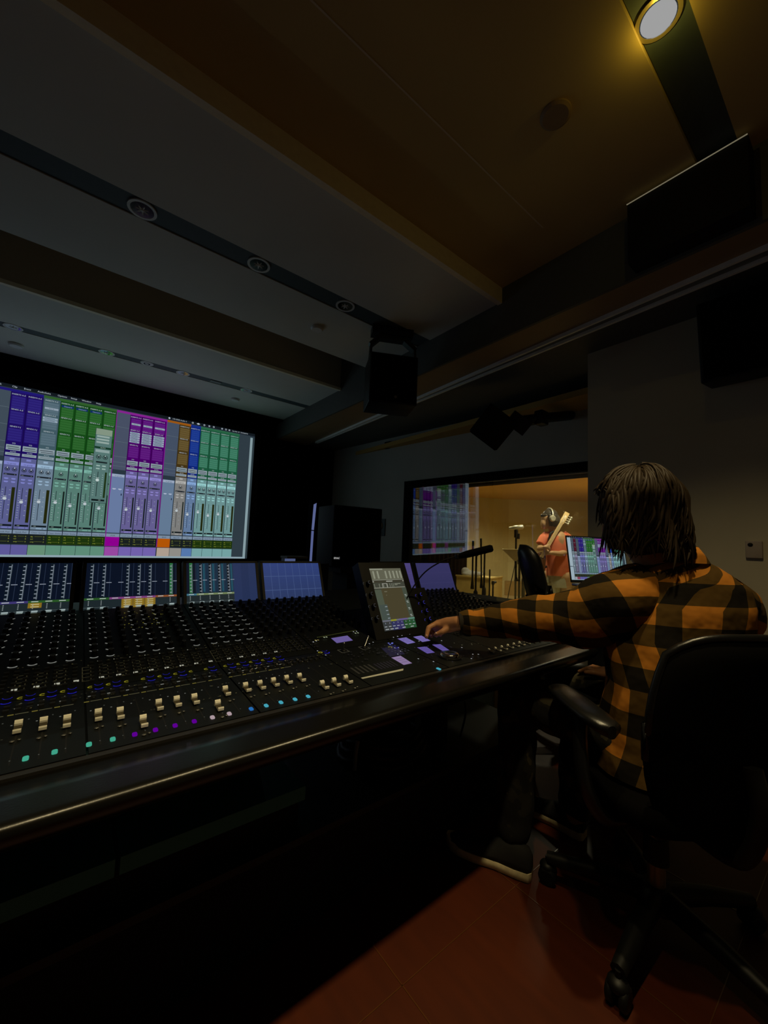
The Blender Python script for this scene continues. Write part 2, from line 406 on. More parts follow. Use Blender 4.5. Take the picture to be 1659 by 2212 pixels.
# ceiling: rear field, middle field, cove, front field
mb = MB()
mb.b2(XL, 2.1, 0.425, 1.455, 2.75, 2.95); mb.b2(XL, 2.1, YB, 0.295, 2.75, 2.95); mb.b2(XL, 2.1, 0.29, 0.43, 2.78, 2.95)
struct('ceiling_rear', mb, M['ceiling_rear']); mb = MB()
mb.b2(XL, 2.1, 1.455, 2.065, 2.66, 2.95); mb.b2(XL, 2.1, 2.205, 2.78, 2.66, 2.95)
mb.b2(XL, 2.1, 2.06, 2.21, 2.672, 2.95)
mb.b2(XL, 2.1, 2.77, 3.36, 3.02, 3.1)
mb.b2(XL, 2.1, 3.345, 3.985, 2.64, 3.02); mb.b2(XL, 2.1, 4.085, 4.70, 2.64, 3.02); mb.b2(XL, 2.1, 3.98, 4.09, 2.65, 3.02)
struct('ceiling', mb, M['ceiling'])
mb = MB(); mb.b2(XL, 2.0, 3.335, 3.346, 2.655, 3.02); struct('trim_2', mb, M['wood_ceiling'])          # wooden face of the cove
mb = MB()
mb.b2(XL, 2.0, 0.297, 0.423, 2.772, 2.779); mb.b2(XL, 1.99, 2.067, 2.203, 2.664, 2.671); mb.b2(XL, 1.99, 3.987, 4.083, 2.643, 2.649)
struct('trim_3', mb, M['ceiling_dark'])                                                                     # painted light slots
mb = MB(); mb.b2(XL, 2.0, 1.428, 1.460, 2.650, 2.752); mb.b2(XL, 2.0, 3.318, 3.348, 2.630, 2.656); struct('trim_4', mb, mat('edge_bead', (0.95, 0.82, 0.58), 0.6))
mb = MB(); mb.b2(XL, 1.75, 1.010, 1.016, 2.7485, 2.7505); struct('trim_5', mb, mat('panel_joint', (0.7, 0.6, 0.42), 0.5))
struct('trim_6', MB().b2(XL, 3.02, 4.70, 4.91, 2.62, 3.1), M['blackwall'])                                   # black filler above the screen, added to block light
# soffit over the window side
mb = MB(); mb.b2(2.0, 2.02, YB, YF, 2.425, 3.1); struct('wall_right_soffit', mb, M['soffit'])
mb = MB(); mb.prism([(2.02, YB), (2.15, YB), (2.44, YF), (2.02, YF)], 'z', 2.425, 2.46); struct('trim_7', mb, M['soffit_low'])
mb = MB(); mb.prism([(2.12, YB), (2.165, 0.0), (2.45, YF), (3.65, YF), (3.65, YB)], 'z', 2.43, 2.50); struct('trim_8', mb, M['soffit'])
def lip(xa, xb, wd, h, mb):     # strip running along the slot
    mb.prism([(xa, -0.1), (xa+wd, -0.1), (xb+wd, 4.62), (xb, 4.62)], 'z', 2.425-h, 2.432)
mb = MB(); lip(2.148, 2.426, 0.014, 0.022, mb); lip(2.236, 2.452, 0.015, 0.022, mb); struct('trim_9', mb, M['rail'])
mb = MB(); mb.prism([(2.161, -0.1), (2.236, -0.1), (2.452, 4.62), (2.439, 4.62)], 'z', 2.421, 2.43); struct('trim_10', mb, mat('slot_backing', (0.16, 0.18, 0.175), 0.5))
# projecting wall panel to the right of the window
mb = MB(); mb.b2(2.6, 3.70, YB, 1.175, 0, 2.44); struct('wall_right', mb, M['jut'])
# splayed window wall with its opening (distance s along the wall from its near end)
WA = math.radians(6.5); WD = Vector((-math.sin(WA), math.cos(WA), 0)); WN = Vector((math.cos(WA), math.sin(WA), 0)); WP = Vector((3.283, 1.505, 0))
def wp(s, z, d=0.0): return WP + WD*s + WN*d + Vector((0, 0, z))
def wbox(mb, s0, s1, z0, z1, d0, d1):
    vs = [wp(s, z, d) for s in (s0, s1) for d in (d0, d1) for z in (z0, z1)]
    mb.add(vs, [(0, 1, 3, 2), (4, 6, 7, 5), (0, 4, 5, 1), (2, 3, 7, 6), (0, 2, 6, 4), (1, 5, 7, 3)], False)
S0, S1, Z0, Z1 = -0.28, 1.935, 0.58, 1.808
mb = MB(); wbox(mb, -0.34, 3.42, 0, Z0, 0, 0.34); wbox(mb, -0.34, 3.42, Z1, 2.50, 0, 0.34); wbox(mb, S1, 3.42, Z0, Z1, 0, 0.34)
struct('wall_right_window', mb, M['wall'])
root = struct('window_1', (lambda m: (wbox(m, S0-0.04, S1+0.075, Z1-0.03, Z1+0.05, -0.012, 0.0), wbox(m, S1-0.0, S1+0.075, Z0-0.05, Z1, -0.012, 0.0),
      wbox(m, S0-0.04, S1+0.075, Z0-0.05, Z0+0.03, -0.02, 0.0), m)[-1])(MB()), M['frame'])
mb = MB(); wbox(mb, S0, S1, Z1-0.025, Z1, 0.0, 0.34); wbox(mb, S1-0.03, S1, Z0, Z1, 0.0, 0.34); wbox(mb, S0, S1, Z0, Z0+0.03, 0.0, 0.34)
part('window_reveal', mb, M['frame'], root)
mb = MB(); wbox(mb, S0, S1, Z1-0.034, Z1-0.025, 0.05, 0.062); part('glazing_bead', mb, mat('bead_metal', (0.25, 0.25, 0.25), 0.4), root)
def pane(ang, tilt, px_, py_, name):
    d = Vector((-math.sin(ang), math.cos(ang), 0)); n = Vector((math.cos(ang), math.sin(ang), 0))
    u = Vector((0, 0, 1)); u = (u*math.cos(tilt) - n*math.sin(tilt)).normalized(); nn = d.cross(u).normalized()
    O = Vector((px_, py_, Z0+0.02)); m = MB(); vs = []
    for t in (0, 0.006):
        for a, b in ((0, 0), (2.15, 0), (2.15, 1.20), (0, 1.20)): vs.append(O + d*a + u*b + nn*t*(1 if nn.dot(n) > 0 else -1))
    m.add(vs, [(0, 1, 2, 3), (4, 7, 6, 5), (0, 4, 5, 1), (1, 5, 6, 2), (2, 6, 7, 3), (3, 7, 4, 0)], False)
    return part(name, m, M['glass'], root)
pane(math.radians(5.8), math.radians(0.9), 3.318, 1.27, 'glass_pane')
pane(math.radians(5.5), math.radians(1.2), 3.475, 1.27, 'glass_pane')
# baseboard below the window
mb = MB(); wbox(mb, -0.3, 3.4, 0, 0.10, -0.012, 0); struct('baseboard_right', mb, M['frame'])

# ---- live room beyond the glass
LZ = 2.30
A1, A2, A3, A4 = (3.02, 5.02), (4.5, 7.9), (8.25, 5.6), (12.0, 2.35)
A5, A6 = (12.0, 0.7), (3.71, 0.7)
def wallseg(p, q, z0, z1, t=0.08):
    p = Vector((*p, 0)); q = Vector((*q, 0)); d = (q-p).normalized(); n = Vector((-d.y, d.x, 0))*t
    m = MB(); vs = [x+Vector((0, 0, z)) for x in (p, q, q+n, p+n) for z in (z0, z1)]
    m.add(vs, [(0, 2, 3, 1), (2, 4, 5, 3), (4, 6, 7, 5), (6, 0, 1, 7), (1, 3, 5, 7), (0, 6, 4, 2)], False); return m
struct('wall_live_left', wallseg(A1, A2, 0, LZ), M['livewall'])
struct('wall_live_back', wallseg(A2, A3, 0, LZ), M['livewall'])
struct('wall_live_right', wallseg(A3, A4, 0, LZ), M['livewall2'])
struct('wall_live_end', wallseg(A4, A5, 0, LZ), M['livewall'])
struct('wall_live_side', wallseg(A5, A6, 0, LZ), M['livewall'])
struct('baseboard_live', wallseg((8.16, 5.6), (11.9, 2.36), 0, 0.34, 0.05), M['livewood'])
struct('floor_live', MB().b2(3.72, 12.2, 0.6, 8.0, -0.05, 0.0), M['livefloor'])
struct('ceiling_live', MB().b2(2.95, 12.2, 0.6, 8.0, LZ, LZ+0.05), M['liveceil'])

# ================================================================== PROJECTION SCREEN
SY = 4.87
def daw_columns():
    G = []   # (x0,x1,kind,bg,slot,fill of lower strip,swatch)
    def a(x0, x1, k, bg, slot, low, sw, **o): G.append((x0, x1, k, bg, slot, low, sw, o))
    PUR = ((28, 12, 92), (44, 34, 118), (88, 92, 140), (92, 88, 150)); GRN = ((20, 72, 22), (44, 98, 44), (84, 122, 112), (92, 138, 118))
    MAG = ((70, 0, 98), (92, 28, 122), (98, 92, 142), (112, 96, 170)); TEA = ((26, 84, 58), (62, 122, 98), (104, 142, 142), (114, 160, 160))
    a(-0.895, -0.785, 't', (54, 64, 74), (74, 84, 96), (104, 120, 132), (150, 150, 160))
    a(-0.785, -0.66, 't', (52, 10, 24), (74, 22, 40), (104, 100, 122), (130, 60, 80))
    a(-0.66, -0.536, 'f', (62, 74, 86), None, (110, 124, 150), (92, 88, 150))
    for x0, x1 in ((-0.536, -0.424), (-0.424, -0.311)): a(x0, x1, 't', *PUR, two=1)
    a(-0.311, -0.185, 't', (62, 86, 96), (84, 106, 118), (104, 124, 142), (100, 140, 116), two=1, sends=2)
    for i, (x0, x1) in enumerate(((-0.185, -0.074), (-0.074, 0.037), (0.037, 0.152), (0.152, 0.266))): a(x0, x1, 't', *GRN, plug=(i < 3))
    a(0.266, 0.385, 'f', (70, 78, 98), None, (102, 120, 158), (150, 70, 160), name='VOX', sw2=(140, 0, 140))
    for x0, x1, nm in ((0.385, 0.493, 'Lead Vox'), (0.493, 0.601, 'Adlib Vox 1'), (0.601, 0.722, 'Adlib Vox 2')): a(x0, x1, 't', *MAG, sends=5, name=nm)
    a(0.728, 0.851, 'f', (66, 78, 98), None, (98, 120, 146), (172, 156, 142), name='BASS', sw2=(176, 84, 6))
    a(0.851, 0.970, 't', (66, 50, 20), (98, 82, 46), (122, 122, 120), (142, 140, 134), name='Bass DI')
    a(0.970, 1.076, 't', (12, 36, 118), (30, 58, 140), (94, 118, 152), (84, 118, 170), name='FX')
    for x0, x1 in ((1.076, 1.186), (1.186, 1.299), (1.299, 1.41), (1.41, 1.521)): a(x0, x1, 't', *TEA, two=1)
    return G
def daw(ui, detail=True):
    R = ui.rect; T = ui.text
    WHT = (176, 186, 196); PALE = (150, 168, 178)
    R(-1.06, 1.71, 0.862, 2.425, (40, 52, 62), 0)
    R(-1.06, 1.71, 2.393, 2.425, (18, 24, 30), 1)
    for t, x in (('File', -0.93), ('Edit', -0.84), ('View', -0.75), ('Track', -0.655), ('Clip', -0.535), ('Event', -0.455), ('AudioSuite', -0.36), ('Options', -0.215), ('Setup', -0.115), ('Window', -0.03), ('Help', 0.085)):
        T(t, x, 2.402, 0.0155, WHT, 2)
    ui.disc(0.745, 2.409, 0.010, WHT, 2)
    T('192 0045 Audio 4', 0.775, 2.402, 0.0145, WHT, 2)
    for i, x in enumerate((0.985, 1.045, 1.11, 1.165, 1.215, 1.31, 1.355, 1.395)):
        if i == 1: ui.quad([(x-0.02, 2.409), (x, 2.398), (x+0.02, 2.409), (x, 2.420)], WHT, 2)
        elif i % 2: R(x-0.009, x+0.009, 2.400, 2.418, (140, 150, 160), 2)
        else: ui.ring(x, 2.409, 0.006, 0.010, WHT, 2)
    T('Sun Mar 30  10:42:08 PM', 1.43, 2.402, 0.0135, WHT, 2)
    # pale track list, with its split
    R(-1.06, -0.905, 1.34, 2.385, PALE, 1); R(-1.06, -0.905, 0.882, 1.325, PALE, 1); R(-1.05, -0.93, 1.345, 1.352, (60, 70, 80), 2)
    for x0, x1, k, bg, slot, low, sw, o in daw_columns():
        wd = x1-x0; cx = (x0+x1)/2
        top = 2.385
        R(x0, x1, 1.765, top-0.02, bg, 1)
        if k == 'f':
            for z in (2.21, 2.055, 1.90, 1.84, 1.80): R(x0+0.004, x1-0.002, z, z+0.003, (92, 106, 116), 2)
            R(x0+0.003, x1-0.003, 1.115, 1.72, low, 2); R(x0+0.006, x1-0.006, 1.69, 1.717, (150, 164, 186), 3)
            T('no group', cx, 1.696, 0.012, (60, 70, 90), 4, 'c')
            for dx in (-0.025, 0.025): ui.quad([(cx+dx-0.017, 1.563), (cx+dx, 1.555), (cx+dx+0.017, 1.563), (cx+dx+0.013, 1.57), (cx+dx-0.013, 1.57)], (168, 178, 200), 4)
            R(x1-0.024, x1-0.016, 1.50, 1.52, (20, 24, 50), 4)
        else:
            for zt, lab in ((2.34, 'INSERTS A-E'), (2.199, 'SENDS A-E'), (2.041, 'SENDS F-J')):
                T(lab, cx-0.004, zt-0.004, 0.0125, (178, 190, 196), 3, 'c')
                for j in range(5):
                    z = zt-0.036-0.0235*j; R(x0+0.010, x1-0.012, z, z+0.0205, slot, 2)
            if o.get('plug'):
                R(x0+0.008, x1-0.012, 2.304, 2.326, (16, 44, 96), 3); T('Channel S', cx, 2.309, 0.011, (150, 176, 190), 4, 'c')
            ns = o.get('sends', 0)
            if ns:
                for j in range(ns if ns < 5 else 5):
                    z = 2.199-0.036-0.0235*j; R(x0+0.008, x1-0.018, z, z+0.019, (142, 162, 178), 3); R(x0+0.02, x1-0.03, z+0.007, z+0.012, (70, 84, 100), 4); R(x1-0.016, x1-0.011, z, z+0.018, (176, 186, 196), 4)
                R(x0+0.014, x1-0.012, 2.257, 2.277, (140, 156, 170), 3); T('Pro-Q', cx, 2.262, 0.010, (60, 70, 84), 4, 'c')
            T('I/O', cx, 1.884, 0.012, (176, 190, 196), 3, 'c')
            R(x0+0.006, x1-0.008, 1.826, 1.875, (136, 152, 160), 2); R(x0+0.014, x1-0.02, 1.855, 1.861, (50, 60, 70), 3); R(x0+0.02, x1-0.014, 1.835, 1.841, (50, 60, 70), 3)
            R(x0+0.006, x1-0.008, 1.8495, 1.8515, (70, 84, 92), 3)
            T('AUTO', cx, 1.808, 0.010, (176, 190, 196), 3, 'c'); R(x0+0.006, x1-0.008, 1.778, 1.803, (136, 152, 160), 2); R(x0+0.02, x1-0.02, 1.788, 1.792, (80, 92, 100), 3)
            R(x0+0.004, x1-0.004, 1.115, 1.765, low, 2)
            R(cx-0.016, cx+0.016, 1.738, 1.756, tuple(min(255, int(v*1.35)) for v in low), 3)
            R(x0+0.006, x1-0.008, 1.692, 1.722, tuple(min(255, int(v*1.42)) for v in low), 3)
            T('no group', cx, 1.699, 0.012, (44, 54, 66), 4, 'c')
            ds = (-0.024, 0.024) if o.get('two') else (0.0,)
            for dx in ds:
                ui.ring(cx+dx, 1.651, 0.0135, 0.0175, (28, 34, 42), 3); ui.disc(cx+dx, 1.651, 0.0085, (28, 34, 42), 3); R(cx+dx-0.002, cx+dx+0.002, 1.655, 1.672, (190, 200, 205), 4)
            R(x0+0.012, x1-0.014, 1.598, 1.612, (24, 30, 38), 3); T('pan', x0+0.018, 1.601, 0.008, (150, 160, 160), 4); T('0', x1-0.03, 1.601, 0.008, (150, 160, 160), 4)
            for z in (1.566, 1.537):
                for dx in (-0.024, 0.024): ui.quad([(cx+dx-0.016, z), (cx+dx-0.008, z-0.007), (cx+dx+0.008, z-0.007), (cx+dx+0.016, z), (cx+dx+0.012, z+0.006), (cx+dx-0.012, z+0.006)], tuple(min(255, int(v*1.4)) for v in low), 3)
            R(cx-0.022, cx-0.018, 1.20, 1.49, (26, 32, 44), 3)
            mw = 0.022 if o.get('two') else 0.012
            R(x1-0.014-mw, x1-0.014, 1.175, 1.49, (34, 38, 12) if o.get('two') else (20, 30, 26), 3)
            if o.get('two'): R(x1-0.012-mw/2-0.002, x1-0.014-mw/2, 1.175, 1.49, (50, 50, 10), 4)
            for j in range(12):
                z = 1.215+0.0225*j; R(x0+0.012, x0+0.023, z, z+0.004, (150, 164, 172), 3); 
                if j % 2: R(cx+0.004, cx+0.014, z, z+0.004, (150, 164, 172), 3)
            fz = 1.37 + 0.018*math.sin(x0*31)
            ui.disc(cx-0.02, fz, 0.0135, (182, 192, 198), 5); R(cx-0.031, cx-0.009, fz+0.018, fz+0.023, (176, 186, 192), 5)
            R(x0+0.010, x1-0.010, 1.138, 1.154, (14, 22, 26), 3); T('-4.0', x0+0.022, 1.142, 0.009, (160, 180, 170), 4)
            R(cx-0.020, cx+0.020, 1.119, 1.132, tuple(min(255, int(v*1.25)) for v in low), 3); R(x1-0.03, x1-0.012, 1.119, 1.131, tuple(min(255, int(v*1.25)) for v in low), 3)
        R(x0+0.003, x1-0.003, 1.072, 1.106, (120, 138, 158), 3)
        nm = o.get('name') or ('Clean Guitar' if sw[1] > 120 and x0 < 0.3 else 'Synth Pad')
        T(nm, cx, 1.080, 0.0135, (26, 34, 44), 4, 'c')
        if 'sw2' in o: R(x0, x1, 0.978, 1.072, o['sw2'], 3)
        else:
            R(x0, x1, 0.978, 1.070, (28, 50, 12) if bg[1] >= bg[2] and bg[1] > 60 else (24, 30, 30), 2)
            for j, z in enumerate((1.044, 1.022, 0.996)):
                c = (150, 160, 56); T(('dly', 'vol', 'cmp')[j], x0+0.012, z, 0.011, c, 4); T('0', x1-0.024, z, 0.011, c, 4)
                if j != 1: R(x0+0.04, x1-0.03, z+0.006, z+0.008, (110, 118, 40), 4)
        R(x0+0.0015, x1-0.0015, 0.882, 0.972, sw, 3); R(x0-0.0015, x0+0.0015, 0.882, 1.765, (18, 28, 38), 5)
        if k == 't': R(x0-0.0015, x0+0.0025, 1.765, 2.36, tuple(int(v*0.6) for v in bg), 4)
    # group colour bands on top
    for x0, x1, c in ((-0.66, -0.311, (30, 22, 112)), (-0.311, 0.266, (48, 92, 42)), (0.266, 0.728, (130, 34, 140)), (0.728, 0.97, (150, 84, 16)), (0.97, 1.076, (18, 44, 130)), (1.076, 1.521, (40, 98, 66))): R(x0, x1, 2.362, 2.385, c, 3)
    for x in (0.266, 0.724): R(x-0.003, x+0.004, 0.978, 2.385, (124, 20, 136), 6)
    # floating strip of one plug-in window
    R(0.104, 0.246, 1.405, 2.160, (40, 60, 58), 7); R(0.108, 0.242, 1.41, 2.157, (84, 116, 112), 8); R(0.108, 0.242, 2.095, 2.157, (128, 146, 128), 9)
    for z in (2.07, 2.04, 2.01): R(0.118, 0.222, z, z+0.018, (144, 164, 158), 9)
    R(0.108, 0.242, 1.955, 1.975, (20, 56, 40), 9); R(0.118, 0.232, 1.918, 1.945, (136, 158, 156), 9); T('AUTO', 0.175, 1.96, 0.011, (170, 190, 180), 10, 'c')
    for dx in (0.148, 0.202): ui.ring(dx, 1.87, 0.017, 0.022, (24, 34, 36), 9); ui.disc(dx, 1.87, 0.010, (24, 34, 36), 9); R(dx-0.002, dx+0.002, 1.875, 1.892, (180, 196, 196), 10)
    R(0.13, 0.222, 1.81, 1.825, (24, 34, 36), 9)
    for z in (1.775, 1.745):
        for dx in (0.15, 0.198): R(dx-0.015, dx+0.015, z, z+0.012, (150, 176, 170), 9)
    R(0.153, 0.158, 1.47, 1.72, (20, 32, 34), 9); R(0.212, 0.228, 1.46, 1.72, (30, 50, 22), 9); ui.disc(0.155, 1.635, 0.015, (186, 202, 200), 10); R(0.142, 0.168, 1.655, 1.66, (176, 190, 190), 10)
    for j in range(10): R(0.122, 0.134, 1.48+0.023*j, 1.484+0.023*j, (150, 176, 170), 9); R(0.19, 0.2, 1.48+0.023*j, 1.484+0.023*j, (150, 176, 170), 9)
    R(0.122, 0.228, 1.425, 1.443, (14, 24, 26), 9); T('-4.0', 0.185, 1.43, 0.010, (170, 190, 180), 10, 'c')
    # right empty field, scroll strip and lower pale edge
    R(1.521, 1.655, 0.882, 2.385, (46, 58, 66), 2); R(1.655, 1.685, 0.868, 2.37, (132, 154, 160), 3); R(1.685, 1.71, 0.868, 2.37, (44, 56, 62), 3)
    R(-1.06, 1.685, 0.862, 0.882, (138, 160, 170), 4)
    R(1.46, 1.466, 0.862, 0.863, (30, 30, 30), 4)
ps = thing('projection_screen', (0.33, SY+0.02, 0.86), 'wall-wide projection screen showing a colourful multitrack mixer window', 'screen')
mb = MB(); mb.b2(-1.14, 1.79, SY+0.004, SY+0.03, 0.80, 0.86); mb.b2(-1.14, 1.79, SY+0.004, SY+0.03, 2.428, 2.49); mb.b2(-1.14, -1.062, SY+0.004, SY+0.03, 0.86, 2.428); mb.b2(1.712, 1.79, SY+0.004, SY+0.03, 0.86, 2.428)
part('screen_frame', mb, M['black'], ps)
ui = UI((0, SY, 0), (1, 0, 0), (0, 0, 1), (0, -1, 0), step=0.0008); daw(ui)
part('screen_surface', ui.mb, M['screen'], ps)

# ================================================================== CEILING FITTINGS
def downlight(loc, r, label, group, tilt=0):
    t = thing('ceiling_downlight', loc, label, 'ceiling light', group)
    x, y, z = loc
    mb = MB(); n = 28; rings = []
    for rr, dz in ((r, 0.0), (r*1.0, -0.006), (r*0.80, -0.006), (r*0.78, 0.0), (r*0.78, 0.008)):
        rings.append([Vector((x+rr*math.cos(2*PI*k/n), y+rr*math.sin(2*PI*k/n), z+dz)) for k in range(n)])
    mb.loft(rings, False, False); part('trim_ring', mb, M['white'], t)
    mb = MB(); rings = []                        # facetted reflector cone
    for rr, dz in ((r*0.78, -0.0050), (r*0.60, -0.0026), (r*0.30, -0.0012)):
        rings.append([Vector((x+rr*math.cos(2*PI*k/16), y+rr*math.sin(2*PI*k/16), z+dz+(0.002 if k % 2 else 0)*(rr < r*0.7))) for k in range(16)])
    mb.loft(rings, True, False); part('reflector', mb, M['chrome'], t)
    mb = MB(); mb.tube([(x, y, z-0.010), (x, y, z-0.0005)], [r*0.10, r*0.16], 6)      # faceted bulb, one piece with its fins
    vs = []
    for k in range(14): a = 2*PI*k/14; q = r*(0.50 if k % 2 else 0.2); vs.append((x+q*math.cos(a), y+q*math.sin(a), z-0.0085 if k % 2 else z-0.004))
    mb.add(vs+[(x, y, z-0.006)], [(k, (k+1) % 14, 14) for k in range(14)], False); part('lamp_bulb', mb, M['white'], t)
    return t
d0 = downlight((0.139, 2.137, 2.664), 0.062, 'unlit recessed downlight at the left, largest in the dark slot of the middle ceiling', 'unlit downlights in the middle ceiling slot')
copy_thing(d0, (0.707, 2.135, 2.664), 'unlit recessed downlight in the middle of the long dark ceiling slot')
copy_thing(d0, (1.286, 2.133, 2.664), 'unlit recessed downlight of the middle slot beside the hanging loudspeaker')
d1 = downlight((-0.476, 4.035, 2.643), 0.058, 'unlit downlight nearest the left edge in the slot above the screen', 'unlit downlights in the slot above the screen')
copy_thing(d1, (0.107, 4.035, 2.643), 'unlit downlight second from the left in the slot above the screen')
copy_thing(d1, (0.698, 4.035, 2.643), 'unlit downlight in the slot above the screen, between round vent and oblong label')
copy_thing(d1, (1.296, 4.035, 2.643), 'unlit downlight at the right end of the slot above the screen')
def flat_disc(name, loc, r, h, m, label, cat, inner=None):
    x, y, z = loc; t = MB(); n = 28; rings = []
    for rr, dz in ((r, 0), (r, -h*0.5), (r*0.82, -h)): rings.append([Vector((x+rr*math.cos(2*PI*k/n), y+rr*math.sin(2*PI*k/n), z+dz)) for k in range(n)])
    t.loft(rings, True, False)
    if inner: t.cm = 1; t.ring((x, y, z-h-0.0005), r*0.3, r*0.5, (0, 0, -1)); t.cm = 0
    return one(name, t, [m, M['black']], label, cat, loc)
flat_disc('sprinkler_cover', (1.276, 2.494, 2.66), 0.045, 0.02, M['white'], 'white round sprinkler cover on the middle ceiling left of the hanging loudspeaker', 'sprinkler cover')
flat_disc('sprinkler_cover', (-0.489, 4.40, 2.64), 0.05, 0.02, M['white'], 'white round cover on the ceiling near the left edge, just above the screen', 'sprinkler cover')
flat_disc('sprinkler_cover', (1.293, 4.38, 2.64), 0.045, 0.02, M['white'], 'white round cover on the ceiling by the screen’s upper right corner', 'sprinkler cover')
flat_disc('ceiling_vent', (0.404, 4.035, 2.643), 0.052, 0.008, M['white'], 'small round vent with dark centre in the slot above the screen', 'vent', True)
flat_disc('smoke_detector', (1.297, 0.703, 2.75), 0.055, 0.012, M['soffit_low'], 'flat round ceiling disc near the lit lamp on the brown rear ceiling', 'detector')
one('ceiling_label', MB().box((0.992, 4.035, 2.640), (0.10, 0.05, 0.005)), M['greyplate'], 'oblong grey plate in the slot above the screen', 'plate', (0.992, 4.035, 2.64))
# the lit lamp and its unseen neighbours
def lit_lamp(x, label, group='lit downlights of the rear slot'):
    y, z = 0.37, 2.772; t = thing('ceiling_downlight', (x, y, z), label, 'ceiling light', group)
    mb = MB(); mb.ring((x, y, z-0.006), 0.050, 0.062, (0, 0, -1), 32); mb.tube([(x, y, z-0.006), (x, y, z+0.004)], [0.062, 0.062], 32, False); part('trim_ring', mb, M['chair_stem'], t)
    mb = MB(); mb.tube([(x, y, z-0.006), (x, y, z+0.006)], [0.05, 0.044], 32, False); part('reflector', mb, M['chrome'], t)
    mb = MB(); mb.disc((x, y, z-0.007), 0.047, (0, 0, -1), 32); part('lamp_lens', mb, emis('lamp_glow', (158, 158, 158)), t)
lit_lamp(1.29, 'glowing round downlight in the rear ceiling slot, the one in view', None)
for x_, l_ in ((0.62, 'lit downlight of the rear slot overhead, first beyond the picture edge'), (0.04, 'lit downlight of the rear slot above the left faders'), (-0.54, 'lit downlight at the left end of the rear slot')): lit_lamp(x_, l_)

# ================================================================== HUNG LOUDSPEAKERS AND WALL ITEMS
def frame_axes(z_axis, x_hint):
    z = Vector(z_axis).normalized(); x = Vector(x_hint); x = (x - z*x.dot(z)).normalized(); y = z.cross(x)
    return Matrix((x, y, z)).transposed()
def speaker(name, c, dims, R, label, group=None, cat='loudspeaker'):
    """cabinet with front along local -y, local z up"""
    t = thing(name, c, label, cat, group); c = Vector(c); w_, d_, h_ = dims
    mb = MB(); mb.rbox(c, dims, 0.006, R); part('cabinet', mb, M['plastic'], t)
    mb = MB(); q = R @ Vector((0, -d_/2-0.003, 0)); mb.rbox(c+q, (w_*0.94, 0.012, h_*0.94), 0.004, R); part('grille', mb, M['mesh'], t)
    mb = MB(); q = R @ Vector((w_*0.04, -d_/2-0.010, -h_*0.38)); nrm = R @ Vector((0, -1, 0)); mb.disc(c+q, 0.010, nrm); part('badge', mb, M['greyplate'], t)
    return t
az = math.radians(116.7); sx_ = Vector((math.sin(az), math.cos(az), 0)); sn = Vector((sx_.y, -sx_.x, 0))  # face direction
R1 = Matrix((sx_, -sn, Vector((0, 0, 1)))).transposed()
spk = Vector((1.70, 2.15, 2.245))
tS = speaker('hanging_loudspeaker', spk, (0.335, 0.26, 0.345), R1, 'black surround loudspeaker hung from the ceiling corner on an angular yoke')
mb = MB()
def L1(x, z): return spk + sx_*x + Vector((0, 0, z))
bars = [(-0.155, 0.15), (-0.150, 0.285), (-0.09, 0.345), (0.09, 0.345), (0.17, 0.285), (0.175, 0.10)]
for p, q in zip(bars[:-1], bars[1:]):
    a_, b_ = L1(*p), L1(*q); d_ = (b_-a_).normalized(); mid = (a_+b_)/2
    Rb = Matrix((sn, d_.cross(sn), d_)).transposed(); mb.box(mid, (0.055, 0.016 if p[1] < 0.3 and q[1] < 0.3 else 0.03, (b_-a_).length+0.02), Rb)
part('yoke_bracket', mb, M['darkmetal'], tS)
mb = MB(); mb.box(spk+Vector((0, 0, 0.395)), (0.30, 0.09, 0.07), R1); mb.cyl(spk+Vector((0, 0, 0.40)), spk+Vector((0, 0, 0.47)), 0.03); part('ceiling_mount', mb, M['darkmetal'], tS)
# diamond-tilted speaker on the window wall
vw = math.radians(54); Lr = Vector((math.cos(vw), -math.sin(vw), 0)); Vd = Vector((math.sin(vw), math.cos(vw), 0.33)).normalized()
up2 = Lr.cross(Vd).normalized()*1.0
if up2.z < 0: up2 = -up2
a_ = (-Lr*0.62 - up2*0.78).normalized(); b_ = Vd.cross(a_).normalized()
R2 = Matrix((Vd, -a_, b_)).transposed()
c2 = Vector((2.62, 1.93, 2.10))
tD = speaker('wall_loudspeaker', c2, (0.22, 0.26, 0.27), R2, 'black wall loudspeaker tilted like a diamond above the studio window')
mb = MB(); e2 = c2 + Lr*0.36 + up2*0.05; w2_ = Vector((3.29, 1.62, 2.28))
mb.box(c2+Lr*0.19+up2*0.02, (0.10, 0.12, 0.17), R2); mb.tube([c2+Lr*0.15+up2*0.02, e2, w2_], [0.05, 0.04, 0.04], 10)
mb.rbox(e2, (0.10, 0.07, 0.11), 0.01); part('wall_bracket', mb, M['darkmetal'], tD)
# tilted black speaker high on the right panel
cR = Vector((2.45, 0.28, 2.175)); Rr = Matrix.Rotation(math.radians(-9), 3, 'Y') @ Matrix.Rotation(math.radians(90), 3, 'Z')
tR = speaker('wall_loudspeaker', cR, (0.50, 0.20, 0.39), Matrix.Rotation(math.radians(-8), 3, 'Y') @ Matrix.Rotation(math.radians(-90), 3, 'Z'), 'large black wall loudspeaker cut by the right edge above the person’s head')
mb = MB(); mb.b2(2.53, 2.605, 0.22, 0.34, 2.12, 2.26); part('wall_bracket', mb, M['darkmetal'], tR)
